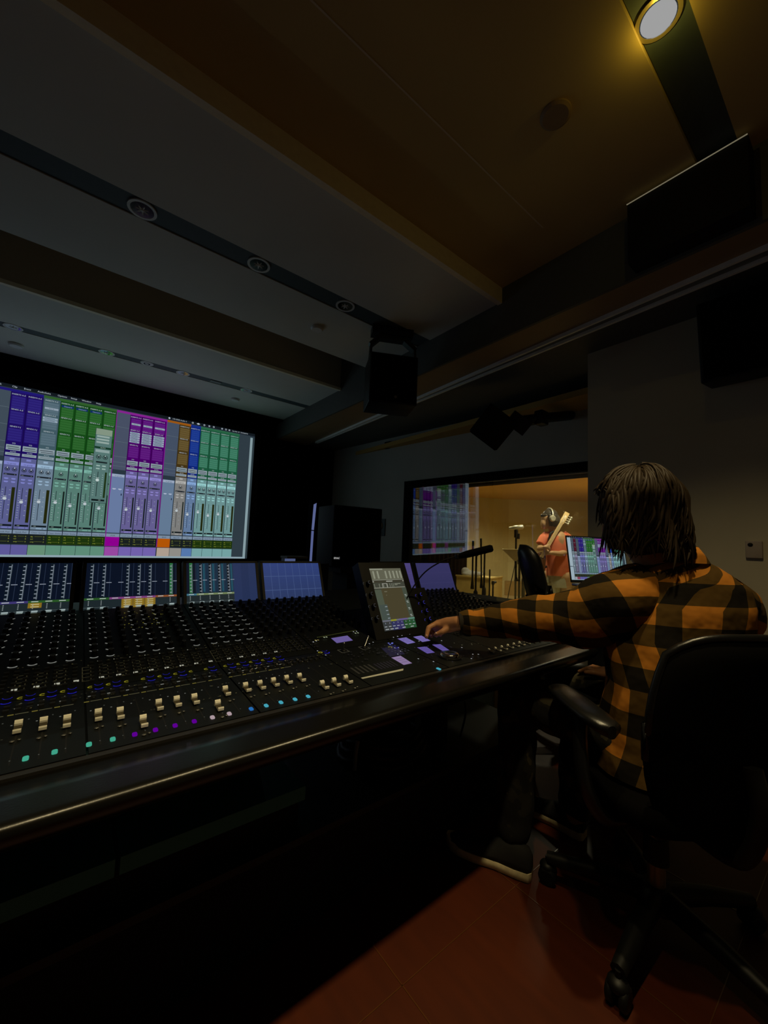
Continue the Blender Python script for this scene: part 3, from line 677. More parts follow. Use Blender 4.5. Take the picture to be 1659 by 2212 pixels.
# black panel box with a top edge highlight painted as emission, at the soffit
t = thing('soffit_unit', (1.95, 0.48, 2.55), 'black panel box on the soffit with a thin bright top edge, below the lit lamp', 'wall unit')
mb = MB(); mb.rbox((1.95, 0.47, 2.585), (0.10, 0.42, 0.29), 0.004); part('casing', mb, M['black'], t)
mb = MB(); mb.b2(1.893, 1.897, 0.262, 0.68, 2.728, 2.7305); part('edge_highlight', mb, emis('edge_highlight_glow', (110, 104, 84)), t)
# small wall pieces
def wallpiece(name, s, z, w_, h_, d_, m, label, cat, extra=None):
    mb = MB(); wbox(mb, s-w_/2, s+w_/2, z-h_/2, z+h_/2, -d_, 0)
    t = thing(name, wp(s, z), label, cat); part('plate', mb, m, t)
    if extra: extra(t, s, z)
    return t
wallpiece('wall_vent_box', 2.315, 2.341, 0.075, 0.085, 0.03, M['black'], 'small black square box on the wall left of the tilted loudspeaker', 'wall box')
def dimmer(t, s, z):
    mb = MB(); mb.ell(wp(s+0.01, z+0.02, -0.014), (0.018, 0.03, 0.045)); part('dial', mb, M['dullwhite'], t)
wallpiece('wall_plate', 2.365, 1.313, 0.11, 0.21, 0.012, M['darkmetal'], 'grey wall plate with pale dial between black monitor speaker and window', 'wall plate', dimmer)
t = thing('thermostat', (2.60, 0.388, 1.16), 'pale thermostat with dark dot on the wall right of the person', 'thermostat')
mb = MB(); mb.rbox((2.594, 0.388, 1.16), (0.014, 0.062, 0.085), 0.004); part('plate', mb, M['switchplate'], t)
mb = MB(); mb.ell((2.586, 0.400, 1.183), (0.004, 0.010, 0.009)); part('knob', mb, M['black'], t)

# ================================================================== GEAR BEHIND THE CONSOLE
t = thing('monitor_speaker', (1.79, 2.70, 0.90), 'big black monitor loudspeaker with small white lettering behind the console', 'loudspeaker')
Rm = Matrix.Rotation(math.radians(-5), 3, 'Z')
mb = MB(); mb.rbox((1.80, 2.74, 1.163), (0.44, 0.30, 0.475), 0.008, Rm); part('cabinet', mb, M['black'], t)
mb = MB(); mb.rbox((1.787, 2.588, 1.163), (0.42, 0.012, 0.455), 0.004, Rm); part('grille', mb, M['mesh'], t)
ui = UI((1.575, 2.597, 0.985), Rm @ Vector((1, 0, 0)), (0, 0, 1), (0, -1, 0), step=0.0004); ui.text('EMAC', 0, 0, 0.014, (190, 190, 188), 1); ui.rect(0, 0.045, -0.001, 0.001, (150, 150, 150), 1)
part('lettering', ui.mb, M['screen'], t)
mb = MB(); mb.b2(1.72, 1.86, 2.62, 2.84, 0.0, 0.90); mb.b2(1.62, 1.98, 2.56, 2.90, 0.88, 0.926); part('stand', mb, M['black'], t)
t = thing('reflection_panel', (1.385, 2.60, 0.0), 'slim upright pale blue screen reflection painted as glow beside the black monitor speaker', 'screen reflection')
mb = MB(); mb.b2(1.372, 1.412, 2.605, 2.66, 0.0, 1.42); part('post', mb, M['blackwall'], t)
ui = UI((0, 2.602, 0), (1, 0, 0), (0, 0, 1), (0, -1, 0)); ui.quad([(1.373, 0.90), (1.392, 0.90), (1.396, 1.187), (1.376, 1.189)], (84, 94, 140), 1); ui.quad([(1.376, 1.196), (1.396, 1.194), (1.407, 1.397), (1.383, 1.384)], (88, 98, 142), 1)  # the big screen's reflection, painted as emissive quads
part('reflection_glow', ui.mb, M['screen'], t)
t = thing('document_tray', (1.07, 2.35, 0.0), 'small pale blue box with a sheet on top behind the fourth display', 'box')
mb = MB(); mb.box((1.072, 2.31, 0.988), (0.070, 0.05, 0.026)); part('box_front', mb, mat('pale_blue_card', (0.5, 0.55, 0.8), 0.7), t)
ui = UI((0, 2.284, 0), (1, 0, 0), (0, 0, 1), (0, -1, 0)); ui.quad([(1.037, 0.976), (1.107, 0.976), (1.107, 1.0), (1.037, 1.0)], (74, 84, 122), 1); part('front_glow', ui.mb, M['screen'], t)  # brightness of the box front painted as emission
mb = MB(); mb.box((1.12, 2.33, 1.008), (0.14, 0.10, 0.012)); part('sheet', mb, M['greyplate'], t)
mb = MB(); mb.b2(0.95, 1.30, 2.20, 2.50, 0.0, 0.975); part('shelf', mb, M['black'], t)

# ================================================================== MIXING CONSOLE
def SZ(y):
    return 0.704 + (y-0.92)*0.0606 if y <= 1.25 else 0.724 + (y-1.25)*0.1909
N1 = Vector((0, -0.0606, 1)).normalized(); N2 = Vector((0, -0.1909, 1)).normalized()
def SN(y): return N1 if y <= 1.25 else N2
def on(x, y, h=0.0): return Vector((x, y, SZ(y))) + SN(y)*h
XR = 2.03
console = thing('mixing_console', (0.4, 1.4, 0.0), 'long black large-format mixing console with lit knobs, faders and displays', 'mixing console')
mb = MB()
mb.prism([(0.93, 0.64), (0.93, 0.698), (1.25, 0.718), (1.83, 0.83), (1.97, 0.84), (1.97, 0.60), (1.3, 0.60)], 'x', -1.25, XR)
part('chassis', mb, M['console'], console)
# armrest with rounded nose, its right end rounded in plan
prof = [(0.935, 0.652), (0.84, 0.646), (0.805, 0.652), (0.785, 0.668), (0.776, 0.684), (0.7755, 0.690), (0.7775, 0.696), (0.782, 0.7005), (0.788, 0.702), (0.796, 0.7022), (0.81, 0.7022), (0.85, 0.7022), (0.912, 0.702), (0.914, 0.696), (0.935, 0.696)]
mb = MB(); rings = []
xs = [-1.25, 0.0, 0.8, 1.4, 1.80, 1.82, 1.835, 1.845, 1.85]
for x in xs:
    k = 0 if x <= 1.80 else (x-1.80)/0.05
    sh = 0.05*(1-math.sqrt(max(0, 1-k*k)))
    rings.append([Vector((x, min(y+sh, 0.935), z)) for y, z in prof])
mb.loft(rings, True, True); part('armrest', mb, M['armrest'], console)
mb = MB(); mb.b2(-1.25, XR, 0.914, 0.930, 0.690, 0.7065); part('front_rail', mb, M['bezel'], console)
MODX = [-0.602+0.3285*i for i in range(9)]; MODX[-1] = XR
for i in range(8):
    x0, x1 = MODX[i]+0.002, MODX[i+1]-0.002
    mb = MB(); vs = [on(x0, 0.932, 0), on(x1, 0.932, 0), on(x1, 1.247, 0), on(x0, 1.247, 0)]; up = [v+N1*0.003 for v in vs]
    mb.add(vs+up, [(3, 2, 1, 0), (4, 5, 6, 7), (0, 1, 5, 4), (1, 2, 6, 5), (2, 3, 7, 6), (3, 0, 4, 7)], False); part('fader_panel', mb, M['panel'], console)
    mb = MB(); vs = [on(x0, 1.2505, 0), on(x1, 1.2505, 0), on(x1, 1.81, 0), on(x0, 1.81, 0)]; up = [v+N2*0.003 for v in vs]
    mb.add(vs+up, [(3, 2, 1, 0), (4, 5, 6, 7), (0, 1, 5, 4), (1, 2, 6, 5), (2, 3, 7, 6), (3, 0, 4, 7)], False); part('knob_panel', mb, M['panel'], console)
# --- rotary knobs
def knob_mb(lit, c=Vector((0, 0, 0)), nn=N2, mb=None, r=0.0072, h=0.019):
    mb = mb or MB(); q = nn.to_track_quat('Z', 'Y')
    def W(x, y, z): return c + q @ Vector((x, y, z))
    mb.cm = 0; n = 12; rings = [[W(rr*math.cos(2*PI*k/n), rr*math.sin(2*PI*k/n), z) for k in range(n)] for rr, z in ((r*1.1, 0.0), (r*1.05, 0.004), (r*0.92, h*0.95), (r*0.8, h))]
    mb.loft(rings, True, True)
    mb.cm = 1; mb.ring(W(0, 0, h+0.0003), r*0.52, r*0.74, nn, 12)
    mb.cm = 2 if lit else 0; mb.ring(W(0, 0, 0.0012), r*1.18, r*1.62, nn, 9, -2.75, -0.45, ux=(1, 0, 0)); mb.cm = 0
    return mb
MK = [M['knob'], M['knobring'], emis('knob_ring_light', (134, 136, 130))]
me_lit = knob_mb(True).mesh('encoder_knob', MK, recalc=False); me_off = knob_mb(False).mesh('encoder_knob', MK, recalc=False)
cols = []
litx = {}
def addcol(x, lit): cols.append((x, lit))
for x in (-0.56, -0.52, -0.48, -0.44, -0.4, -0.36, -0.32, -0.29): addcol(x, False)
for k in range(8): addcol(-0.25+0.039*k if k < 4 else (-0.094, -0.055, -0.015, 0.024)[k-4], True)
for k, x in enumerate((0.078, 0.117, 0.155, 0.196, 0.235, 0.275, 0.313, 0.352)): addcol(x, k not in (2, 6))
for k, x in enumerate((0.407, 0.447, 0.486, 0.527, 0.566, 0.606, 0.645, 0.682)): addcol(x, k < 5)
for k in range(8): addcol(0.737+0.0385*k, False)
for k in range(8): addcol(1.395+0.0385*k, False)
for k in range(8): addcol(1.725+0.0385*k, False)
allk = [(x, 1.424+0.0435*r, lit and not (r > 4 and False)) for x, lit in cols for r in range(9)]
cp_ = Vector((0, 0, H))
vis = [k for k in allk if k[0] > -0.13 or k[1] > 1.7]
vis.sort(key=lambda k: (on(k[0], k[1])-cp_).length)
near = vis[:100]; ns_ = set((k[0], k[1]) for k in near)
for x, y, lit in near:
    o = bpy.data.objects.new('encoder_knob', me_lit if lit else me_off); C.objects.link(o); o.parent = console; o.location = on(x, y, 0.003) - console.location
mb = MB()
for x, y, lit in allk:
    if (x, y) not in ns_: knob_mb(lit, on(x, y, 0.003), N2, mb)
o = part('encoder_knobs', mb, MK, console); o['kind'] = 'stuff'
# --- per channel: LED block, meters, lit rings, dashes
def chan_lights(x, full=True, dim=1.0, rings=True):
    ui = UI((0, 0, 0), (1, 0, 0), (0, 1, 0), (0, 0, 1)); 
    def q(c): return tuple(v*dim for v in c)
    def R(x0, x1, y0, y1, c, h=0.0034):
        ui.mb.cc = lin(q(c)); ui.mb.add([on(x0, y0, h), on(x1, y0, h), on(x1, y1, h), on(x0, y1, h)], [(0, 1, 2, 3)], False)
    def ring(cx, cy, r0, r1, c, a0, a1):
        ui.mb.cc = lin(q(c)); n = 10; vs = []
        for k in range(n+1):
            a = a0+(a1-a0)*k/n; vs += [on(cx+r0*math.cos(a), cy+r0*math.sin(a), 0.006), on(cx+r1*math.cos(a), cy+r1*math.sin(a), 0.006)]
        ui.mb.add(vs, [(2*k, 2*k+2, 2*k+3, 2*k+1) for k in range(n)], False)
    # olive ladder of four key outlines
    if full:
        R(x+0.011, x+0.022, 1.2965-0.004, 1.2965+0.005, (168, 168, 152))
        R(x-0.014, x-0.004, 1.196, 1.2005, (120, 120, 112))
        R(x-0.022, x-0.012, 1.166, 1.170, (110, 100, 40)); R(x-0.010, x+0.012, 1.167, 1.1695, (84, 80, 56))
        R(x-0.006, x-0.0035, 1.222, 1.225, (110, 110, 100)); R(x+0.010, x+0.0125, 1.392, 1.395, (170, 170, 150))
        ring(x-0.008, 1.249, 0.0035, 0.0065, (118, 112, 22), 0.9, 5.4)
        if rings:
            ring(x+0.009, 1.262, 0.0075, 0.0095, (20, 18, 120), -3.0, -0.2); ring(x+0.009, 1.236, 0.0070, 0.0100, (26, 22, 165), -2.9, -0.3)
        R(x-0.012, x-0.009, 1.114, 1.117, (110, 112, 104)); R(x-0.0005, x+0.0015, 0.969, 0.9715, (70, 72, 66))
    R(x+0.0135, x+0.016, 1.13, 1.134, (60, 62, 56))
    return part('channel_lights', ui.mb, M['screen'], console)
def key_ladder(x, y=1.326):
    mb = MB()
    for k in range(4):
        yy = y-0.030+0.0195*k
        for (a0, a1, b0, b1) in ((-0.010, 0.010, -0.0085, -0.0065), (-0.010, -0.0080, -0.0085, 0.0085), (0.008, 0.010, -0.0085, 0.0085)) + (((-0.010, 0.010, 0.0085, 0.0105),) if k == 3 else ()):
            vs = [on(x+a0, yy+b0, 0.0036), on(x+a1, yy+b0, 0.0036), on(x+a1, yy+b1, 0.0036), on(x+a0, yy+b1, 0.0036)]; mb.add(vs, [(0, 1, 2, 3)], False)
    return part('key_outline', mb, emis_ol, console)
emis_ol = emis('key_backlight', (50, 46, 30))
chx = [-0.092, -0.052, -0.013, 0.025, 0.078, 0.116, 0.155, 0.193, 0.232, 0.271, 0.311, 0.352, 0.407, 0.446, 0.485, 0.524, 0.563, 0.602, 0.641, 0.682]
noring = {0.155, 0.311}
for x in chx:
    chan_lights(x-0.003, x < 0.57, 1.0, x not in noring)
for x in [c-0.018 for c in chx if c > -0.07] : key_ladder(x)
# small keys (countless): dark rubber keys in rows over every module
mb = MB(); rnd = random.Random(3)
def key(x, y, wx, wy, h=0.004): 
    mb.box(on(x, y, 0.003+h/2), (wx, wy, h))
for mi in range(1, 8):
    for c in range(16):
        x = MODX[mi]+0.016+0.0195*c
        for y in (1.19, 1.21, 1.285, 1.305, 1.325, 1.345, 1.365, 1.385):
            if mi in (3, 4, 5) and 1.0 < x < 1.37 and y < 1.3: continue
            if 0.73 < x < 1.37 and y < 1.40: continue
            key(x, y, 0.010, 0.009)
o = part('small_keys', mb, M['button'], console); o['kind'] = 'stuff'
ui = UI((0, 0, 0), (1, 0, 0), (0, 1, 0), (0, 0, 1)); rnd = random.Random(5)
for k in range(230):
    x = rnd.uniform(-0.1, 0.72); y = rnd.choice((1.178, 1.19, 1.21, 1.285, 1.305, 1.365, 1.385, 1.40, 1.12, 1.05)); b = rnd.choice((30, 36, 44, 60, 84, 40)); s_ = 0.0011
    ui.mb.cc = lin((b*1.08, b, b*0.6)); ui.mb.add([on(x-s_, y-s_, 0.0078), on(x+s_*2, y-s_, 0.0078), on(x+s_*2, y+s_, 0.0078), on(x-s_, y+s_, 0.0078)], [(0, 1, 2, 3)], False)
# golden glints painted as emissive points over the middle channels in the upper knob field
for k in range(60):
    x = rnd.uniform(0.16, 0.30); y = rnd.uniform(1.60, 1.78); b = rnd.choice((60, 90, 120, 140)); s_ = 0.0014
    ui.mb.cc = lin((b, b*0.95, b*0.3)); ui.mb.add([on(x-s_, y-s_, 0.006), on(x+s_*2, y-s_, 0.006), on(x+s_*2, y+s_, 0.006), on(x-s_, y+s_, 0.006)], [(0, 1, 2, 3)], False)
for k in range(26):
    x = rnd.uniform(0.40, 0.64); y = rnd.uniform(1.165, 1.215); b = rnd.choice((70, 110, 150)); s_ = 0.0012
    ui.mb.cc = lin((b, b*0.85, b*0.6)); ui.mb.add([on(x-s_, y-s_, 0.0078), on(x+s_*2, y-s_, 0.0078), on(x+s_*2, y+s_, 0.0078), on(x-s_, y+s_, 0.0078)], [(0, 1, 2, 3)], False)
o = part('leds_and_glints', ui.mb, M['screen'], console); o['kind'] = 'stuff'
# --- faders
def fader_mesh():
    mb = MB(); w_, n = 0.0064, 0
    def ridge(y0, y1, zt, cm):
        mb.cm = cm; s = 1 if y1 > y0 else -1
        prof = [(y0, 0.004), (y0, zt-0.002), (y0+0.12*(y1-y0), zt), (y1-0.30*(y1-y0), zt-0.0012), (y1, zt-0.005), (y1, 0.004)]
        mb.prism(prof, 'x', -w_, w_)
    ridge(0.0175, 0.0095, 0.0165, 0); ridge(-0.0170, -0.0088, 0.0112, 0)
    mb.cm = 1; mb.prism([(0.0096, 0.004), (0.0096, 0.0080), (0, 0.0050), (-0.0089, 0.0050), (-0.0089, 0.004)], 'x', -w_*0.97, w_*0.97)
    mb.cm = 2; mb.b2(-0.0012, 0.0012, -0.006, 0.006, -0.001, 0.004); mb.cm = 0
    return mb.mesh('fader_cap', [M['fader'], M['fader_dark'], M['slot']])
fm = fader_mesh()
FD = [(-0.092, 1.09), (-0.054, 1.084), (-0.015, 1.076), (0.023, 1.066), (0.076, 1.067), (0.115, 1.054), (0.152, 0.994), (0.191, 1.058), (0.229, 1.057), (0.267, 1.051), (0.306, 0.992), (0.344, 1.063),
      (0.396, 1.061), (0.434, 1.057), (0.473, 1.058), (0.512, 1.058), (0.551, 1.055), (0.584, 0.980), (0.623, 0.981), (0.664, 0.982)]
tilt1 = math.atan(0.0606)
slotmb = MB()
for x, y in FD + [(-0.13-0.039*k, 1.08) for k in range(4)]:
    o = bpy.data.objects.new('fader_cap', fm); C.objects.link(o); o.parent = console; o.location = on(x, y, 0.003)-console.location; o.rotation_euler = (tilt1, 0, 0)
    vs = [on(x-0.0012, 0.955, 0.0033), on(x+0.0012, 0.955, 0.0033), on(x+0.0012, 1.15, 0.0033), on(x-0.0012, 1.15, 0.0033)]; slotmb.add(vs, [(0, 1, 2, 3)], False)
    ys = y-0.043
    mm = MB(); c0_ = on(x-0.004, ys, 0.0045); mm.ell(c0_, (0.0042, 0.0035, 0.0016)); mm.ell(on(x+0.006, ys+0.003, 0.0045), (0.003, 0.003, 0.0014))  # pale dots standing in for the glossy reflections of the caps
    part('fader_reflection', mm, M['knobring'], console)
for k in range(10):
    x = 1.323+0.0437*k; y = 0.955+0.001*k
    o = bpy.data.objects.new('fader_cap', fm); C.objects.link(o); o.parent = console; o.location = on(x, y+0.012, 0.003)-console.location; o.rotation_euler = (tilt1, 0, 0); o.scale = (0.62, 0.9, 0.7)
part('fader_slots', slotmb, M['slot'], console)
# colour-coded square keys along the front edge
TEAL, PURP, PINK, CYAN = (62, 158, 132), (92, 0, 142), (170, 150, 156), (66, 158, 178)
SQ = [(-0.072, TEAL), (-0.033, TEAL), (0.007, TEAL), (0.058, TEAL), (0.096, TEAL), (0.133, PURP), (0.170, PURP), (0.207, PURP), (0.245, PURP), (0.283, PINK), (0.320, PINK), (0.371, (36, 104, 176)), (0.408, CYAN), (0.446, CYAN), (0.484, CYAN), (0.521, CYAN)]
emc = {}
def sqkey(x, y, c, s=0.0046):
    sy_ = s*1.62
    if c not in emc: emc[c] = emis('key_colour', c)
    mb = MB(); n = 12; rings = []
    for sc_, h in ((1.0, 0.003), (1.0, 0.0048), (0.86, 0.0056)):
        rings.append([on(x + s*sc_*math.copysign(abs(math.cos(2*PI*k/n+PI/12))**0.55, math.cos(2*PI*k/n+PI/12)), y + sy_*sc_*math.copysign(abs(math.sin(2*PI*k/n+PI/12))**0.55, math.sin(2*PI*k/n+PI/12)), h) for k in range(n)])
    mb.loft(rings, True, False); part('select_key', mb, emc[c], console)
for x, c in SQ: sqkey(x, 0.9655 - 0.012*max(0, x)/0.52, c)
sqkey(0.995, 0.936, CYAN, 0.0055)

# --- upright channel displays
def D3(x, v, h=0.0):   # v 0 at bottom .. 1 at top of display
    y = 1.822+0.080*v; z = 0.812+0.194*v; return Vector((x, y, z)) + Vector((0, -0.925, 0.381))*h
def display(x0, x1, draw):
    mb = MB(); b = 0.012
    vs = [D3(x0, -0.06), D3(x1, -0.06), D3(x1, 1.0), D3(x0, 1.0)]; bk = [v+Vector((0, 0.03, -0.012)) for v in vs]
    mb.add(vs+bk, [(0, 1, 2, 3), (7, 6, 5, 4), (0, 4, 5, 1), (1, 5, 6, 2), (2, 6, 7, 3), (3, 7, 4, 0)], False)
    for (a, c_, v0, v1) in ((x0, x0+b, -0.06, 1.0), (x1-b, x1, -0.06, 1.0), (x0, x1, 0.955, 1.0)):
        q_ = [D3(a, v0), D3(c_, v0), D3(c_, v1), D3(a, v1)]; t_ = [D3(a, v0, .004), D3(c_, v0, .004), D3(c_, v1, .004), D3(a, v1, .004)]
        mb.add(q_+t_, [(4, 5, 6, 7), (0, 1, 5, 4), (1, 2, 6, 5), (2, 3, 7, 6), (3, 0, 4, 7)], False)
    d = part('channel_display', mb, M['bezel'], console)
    L = Vector((0, 0.080, 0.194)); ui = UI(D3(x0+b, 0.0, 0.0008), (1, 0, 0), L, (0, -0.925, 0.381), sx=(x1-x0-2*b), step=0.0003)
    draw(ui); part('lit_screen', ui.mb, M['screen'], d); return d
def meter_cell(ui, x0, x1, c, name_c, hi=False, empty=False, teal=False, insert=0):
    R = ui.rect; w_ = x1-x0
    R(x0, x1, 0.30, 0.955, (10, 18, 34) if not teal else (18, 40, 60), 1)
    R(x0+w_*0.93, x0+w_*0.96, 0.31, 0.955, (44, 56, 78), 2)
    if not empty:
        R(x0+w_*0.30, x0+w_*0.62, 0.31, 0.955, (14, 24, 34) if not hi else (40, 104, 58), 2)
        R(x0+w_*0.50, x0+w_*0.58, 0.32, 0.93, (96, 106, 116), 3)
        for k in range(9): R(x0+w_*0.34, x0+w_*0.52, 0.34+0.068*k, 0.352+0.068*k, (150, 160, 172), 4)
    R(x0+w_*0.66, x0+w_*1.1, 0.575, 0.585, (150, 158, 172), 3)
    if teal: R(x0+w_*0.70, x0+w_*0.9, 0.33, 0.94, (26, 72, 90), 2)
    R(x0, x1, 0.262, 0.300, name_c, 3); R(x0+w_*0.22, x0+w_*0.72, 0.276, 0.290, (170, 180, 176), 4)
    R(x0, x1, 0.0, 0.262, (28, 38, 42), 1)
    if insert: R(x0+0.002, x1-0.002, 0.262-0.042*insert, 0.262, (130, 104, 30), 2)
    for k in range(insert): R(x0+w_*0.2, x0+w_*0.8, 0.228-0.040*k, 0.246-0.040*k, (176, 164, 110), 3)
    if not empty:
        for k in range(4): R(x0+w_*0.32, x0+w_*0.40, 0.165+0.024*k, 0.175+0.024*k, (150, 160, 160), 3)
        R(x0, x1, 0.125, 0.129, (96, 108, 108), 3)
        R(x0+w_*0.3, x0+w_*0.75, 0.110, 0.134, (150, 166, 166), 4); R(x0+w_*0.28, x0+w_*0.72, 0.094, 0.104, (130, 144, 140), 4)
        R(x0+w_*0.04, x0+w_*0.9, 0.074, 0.084, (130, 142, 138), 4); R(x0+w_*0.22, x0+w_*0.44, 0.052, 0.060, (84, 96, 92), 4)
        R(x0+w_*0.05, x0+w_*0.36, 0.018, 0.030, (140, 154, 148), 4); R(x0+w_*0.72, x0+w_*0.84, 0.022, 0.032, (120, 130, 126), 4)
    else: R(x0+w_*0.3, x0+w_*0.7, 0.10, 0.11, (110, 120, 130), 3)
PU, GR, MG, OR, TL = (60, 52, 110), (40, 84, 36), (120, 60, 120), (130, 74, 40), (50, 96, 100)
def scr1(ui):
    for k in range(8): meter_cell(ui, k/8, (k+1)/8, None, PU if k < 5 else GR, insert=2 if k == 5 else 0)
def scr2(ui):
    for k in range(8): meter_cell(ui, k/8, (k+1)/8, None, (GR, GR, MG, MG, MG, MG, OR, OR)[k], empty=k in (2, 6), insert=4 if k in (3, 4, 5) else 0, hi=k == 7)
def scr3(ui):
    ui.rect(0, 1, 0, 0.955, (28, 42, 78), 0)
    for k in range(5): meter_cell(ui, k*0.13, (k+1)*0.13, None, (110, 126, 84) if k else (60, 110, 130), hi=k == 0, teal=k > 0)
    for k, (a, b) in enumerate(((0.65, 0.77), (0.77, 0.885), (0.885, 1.0))): ui.rect(a, b, 0, 0.955, (30, 44, 80) if k % 2 else (33, 47, 84), 1)
def grid(c0, c1, lc):
    def f(ui):
        for j in range(12):
            t_ = j/11; ui.rect(0, 1, 0.955*j/12, 0.955*(j+1)/12, tuple(c0[i]*(1-t_)+c1[i]*t_ for i in range(3)), 0)
        for k in range(1, 8): ui.rect(k/8-0.003, k/8+0.003, 0, 0.955, lc, 1)
        for v in (0.30, 0.63): ui.rect(0, 1, v-0.006, v+0.006, lc, 1)
    return f
def plain(c0, c1):
    def f(ui):
        for j in range(12):
            t_ = j/11; ui.rect(0, 1, 0.955*j/12, 0.955*(j+1)/12, tuple(c0[i]*(1-t_)+c1[i]*t_ for i in range(3)), 0)
        for v in (0.30, 0.63): ui.rect(0, 1, v-0.004, v+0.004, tuple(x+6 for x in c1), 1)
    return f
display(-0.300, 0.024, scr1); display(0.042, 0.376, scr2); display(0.390, 0.720, scr3); display(0.733, 1.066, grid((40, 54, 92), (46, 62, 116), (66, 84, 128)))
display(1.41, 1.735, plain((60, 56, 104), (74, 64, 118))); display(1.755, 2.10, plain((46, 46, 84), (52, 50, 92)))

# --- central touch screen module
def T3(x, v, h=0.0): return Vector((x, 1.275+0.140*v, 0.748+0.272*v)) + Vector((0, -0.889, 0.458))*h
mb = MB()
def slab(mb, x0, x1, v0, v1, dpt, hh=0.0):
    f_ = [T3(x0, v0, hh), T3(x1, v0, hh), T3(x1, v1, hh), T3(x0, v1, hh)]; bk = [v+Vector((0, dpt*0.889, -dpt*0.458)) for v in f_]
    mb.add(f_+bk, [(0, 1, 2, 3), (7, 6, 5, 4), (0, 4, 5, 1), (1, 5, 6, 2), (2, 6, 7, 3), (3, 7, 4, 0)], False)
slab(mb, 0.985, 1.252, -0.06, 1.04, 0.05); slab(mb, 1.252, 1.335, -0.06, 0.62, 0.05)
touch = part('touchscreen_module', mb, M['console'], console)
ui = UI(T3(1.036, 0.04, 0.001), (0.18, 0, 0), Vector((0, 0.140, 0.272))*0.905, (0, -0.889, 0.458), step=0.0004)
R = ui.rect; GY = (84, 84, 70)
R(0, 1, 0, 1, (60, 62, 52), 0); R(0, 1, 0.80, 1, (92, 92, 76), 1); R(0, 0.40, 0.975, 0.995, (138, 140, 124), 2)
for k, x in enumerate((0.07, 0.20, 0.45, 0.58, 0.70, 0.82, 0.93)):
    R(x, x+0.045, 0.825, 0.955, (134, 136, 118), 2)
    for j in range(6): R(x-0.02, x, 0.83+0.02*j, 0.836+0.02*j, (120, 122, 106), 2)
R(0, 1, 0.798, 0.804, (150, 152, 138), 3); R(0.0, 1, 0.755, 0.795, (56, 54, 42), 2); R(0.42, 0.62, 0.770, 0.782, (176, 178, 166), 3); R(0, 0.04, 0.765, 0.785, (150, 150, 140), 3); R(0.95, 0.99, 0.768, 0.785, (150, 150, 140), 3)
R(0.0, 0.98, 0.665, 0.675, (140, 140, 126), 3)
for x in (0.02, 0.17, 0.30, 0.42, 0.50, 0.56, 0.61): R(x, x+0.02, 0.68, 0.74, (112, 114, 100), 3)
R(0.27, 0.42, 0.735, 0.742, (160, 160, 150), 3); R(0.27, 0.285, 0.675, 0.74, (160, 160, 150), 3); R(0.405, 0.42, 0.675, 0.74, (160, 160, 150), 3); R(0.66, 0.86, 0.725, 0.735, (130, 132, 116), 3); R(0.66, 0.75, 0.705, 0.714, (130, 132, 116), 3)
R(0.0, 0.20, 0.16, 0.64, (72, 80, 66), 2); R(0.20, 0.86, 0.16, 0.66, (68, 62, 42), 2); R(0.86, 1, 0.16, 0.66, (64, 72, 60), 2)
ui.text('Avg Gain', 0.28, 0.60, 0.016, (150, 150, 130), 4); ui.text('-4.0', 0.30, 0.54, 0.014, (130, 130, 110), 4)
R(0.02, 0.26, 0.16, 0.40, (64, 74, 68), 3)
for k in range(4): R(0.18, 0.25, 0.18+0.06*k, 0.19+0.06*k, (140, 150, 156), 4); R(0.89, 0.95, 0.20+0.11*k, 0.212+0.11*k, (150, 156, 150), 4); R(0.90, 0.96, 0.18+0.11*k, 0.189+0.11*k, (150, 156, 150), 4)
R(0, 1, 0.135, 0.16, (96, 98, 110), 4); R(0.25, 0.42, 0.135, 0.16, (134, 136, 40), 5); R(0.5, 0.75, 0.135, 0.16, (96, 84, 134), 5); R(0.8, 1, 0.135, 0.16, (84, 128, 110), 5)
for k in range(8):
    R(k/8, (k+1)/8-0.006, 0.0, 0.13, ((50, 54, 56), (54, 56, 58), (44, 48, 86), (50, 46, 92), (50, 46, 92), (32, 70, 36), (32, 76, 38), (34, 78, 46))[k], 4); R(k/8+0.02, (k+1)/8-0.03, 0.055, 0.066, (150, 156, 160), 5); R(k/8+0.06, k/8+0.08, 0.10, 0.12, (120, 126, 140), 5)
for x in (0.03, 0.17, 0.31, 0.54, 0.80): R(x, x+0.10, 0.014, 0.028, (150, 156, 156), 5)
part('touch_display', ui.mb, M['screen'], touch)
nT = Vector((0, -0.889, 0.458)); blue_ring = emis('encoder_blue_ring', (54, 50, 150)); pale_ring = emis('encoder_pale_ring', (60, 60, 62))
for k in range(4):
    for sx0, ml_, xx in ((1, blue_ring, 1.285+0.004*k), (0, pale_ring, 1.008)):
        v = (0.50-0.125*k) if sx0 else (0.72-0.165*k)
        c_ = T3(xx, v, 0.0); m_ = MB(); m_.cyl(c_, c_+nT*0.016, 0.009, 0.008, 14); m_.cm = 1
        m_.ring(c_+nT*0.0165, 0.0055, 0.0075, nT, 14, 1.0, 5.2, ux=(1, 0, 0)); m_.ring(c_+nT*0.001+Vector((-0.018, 0, 0)), 0.0045, 0.006, nT, 10, 1.2, 4.2, ux=(1, 0, 0)); m_.cm = 0
        part('encoder_knob', m_, [M['knob'], ml_], touch)
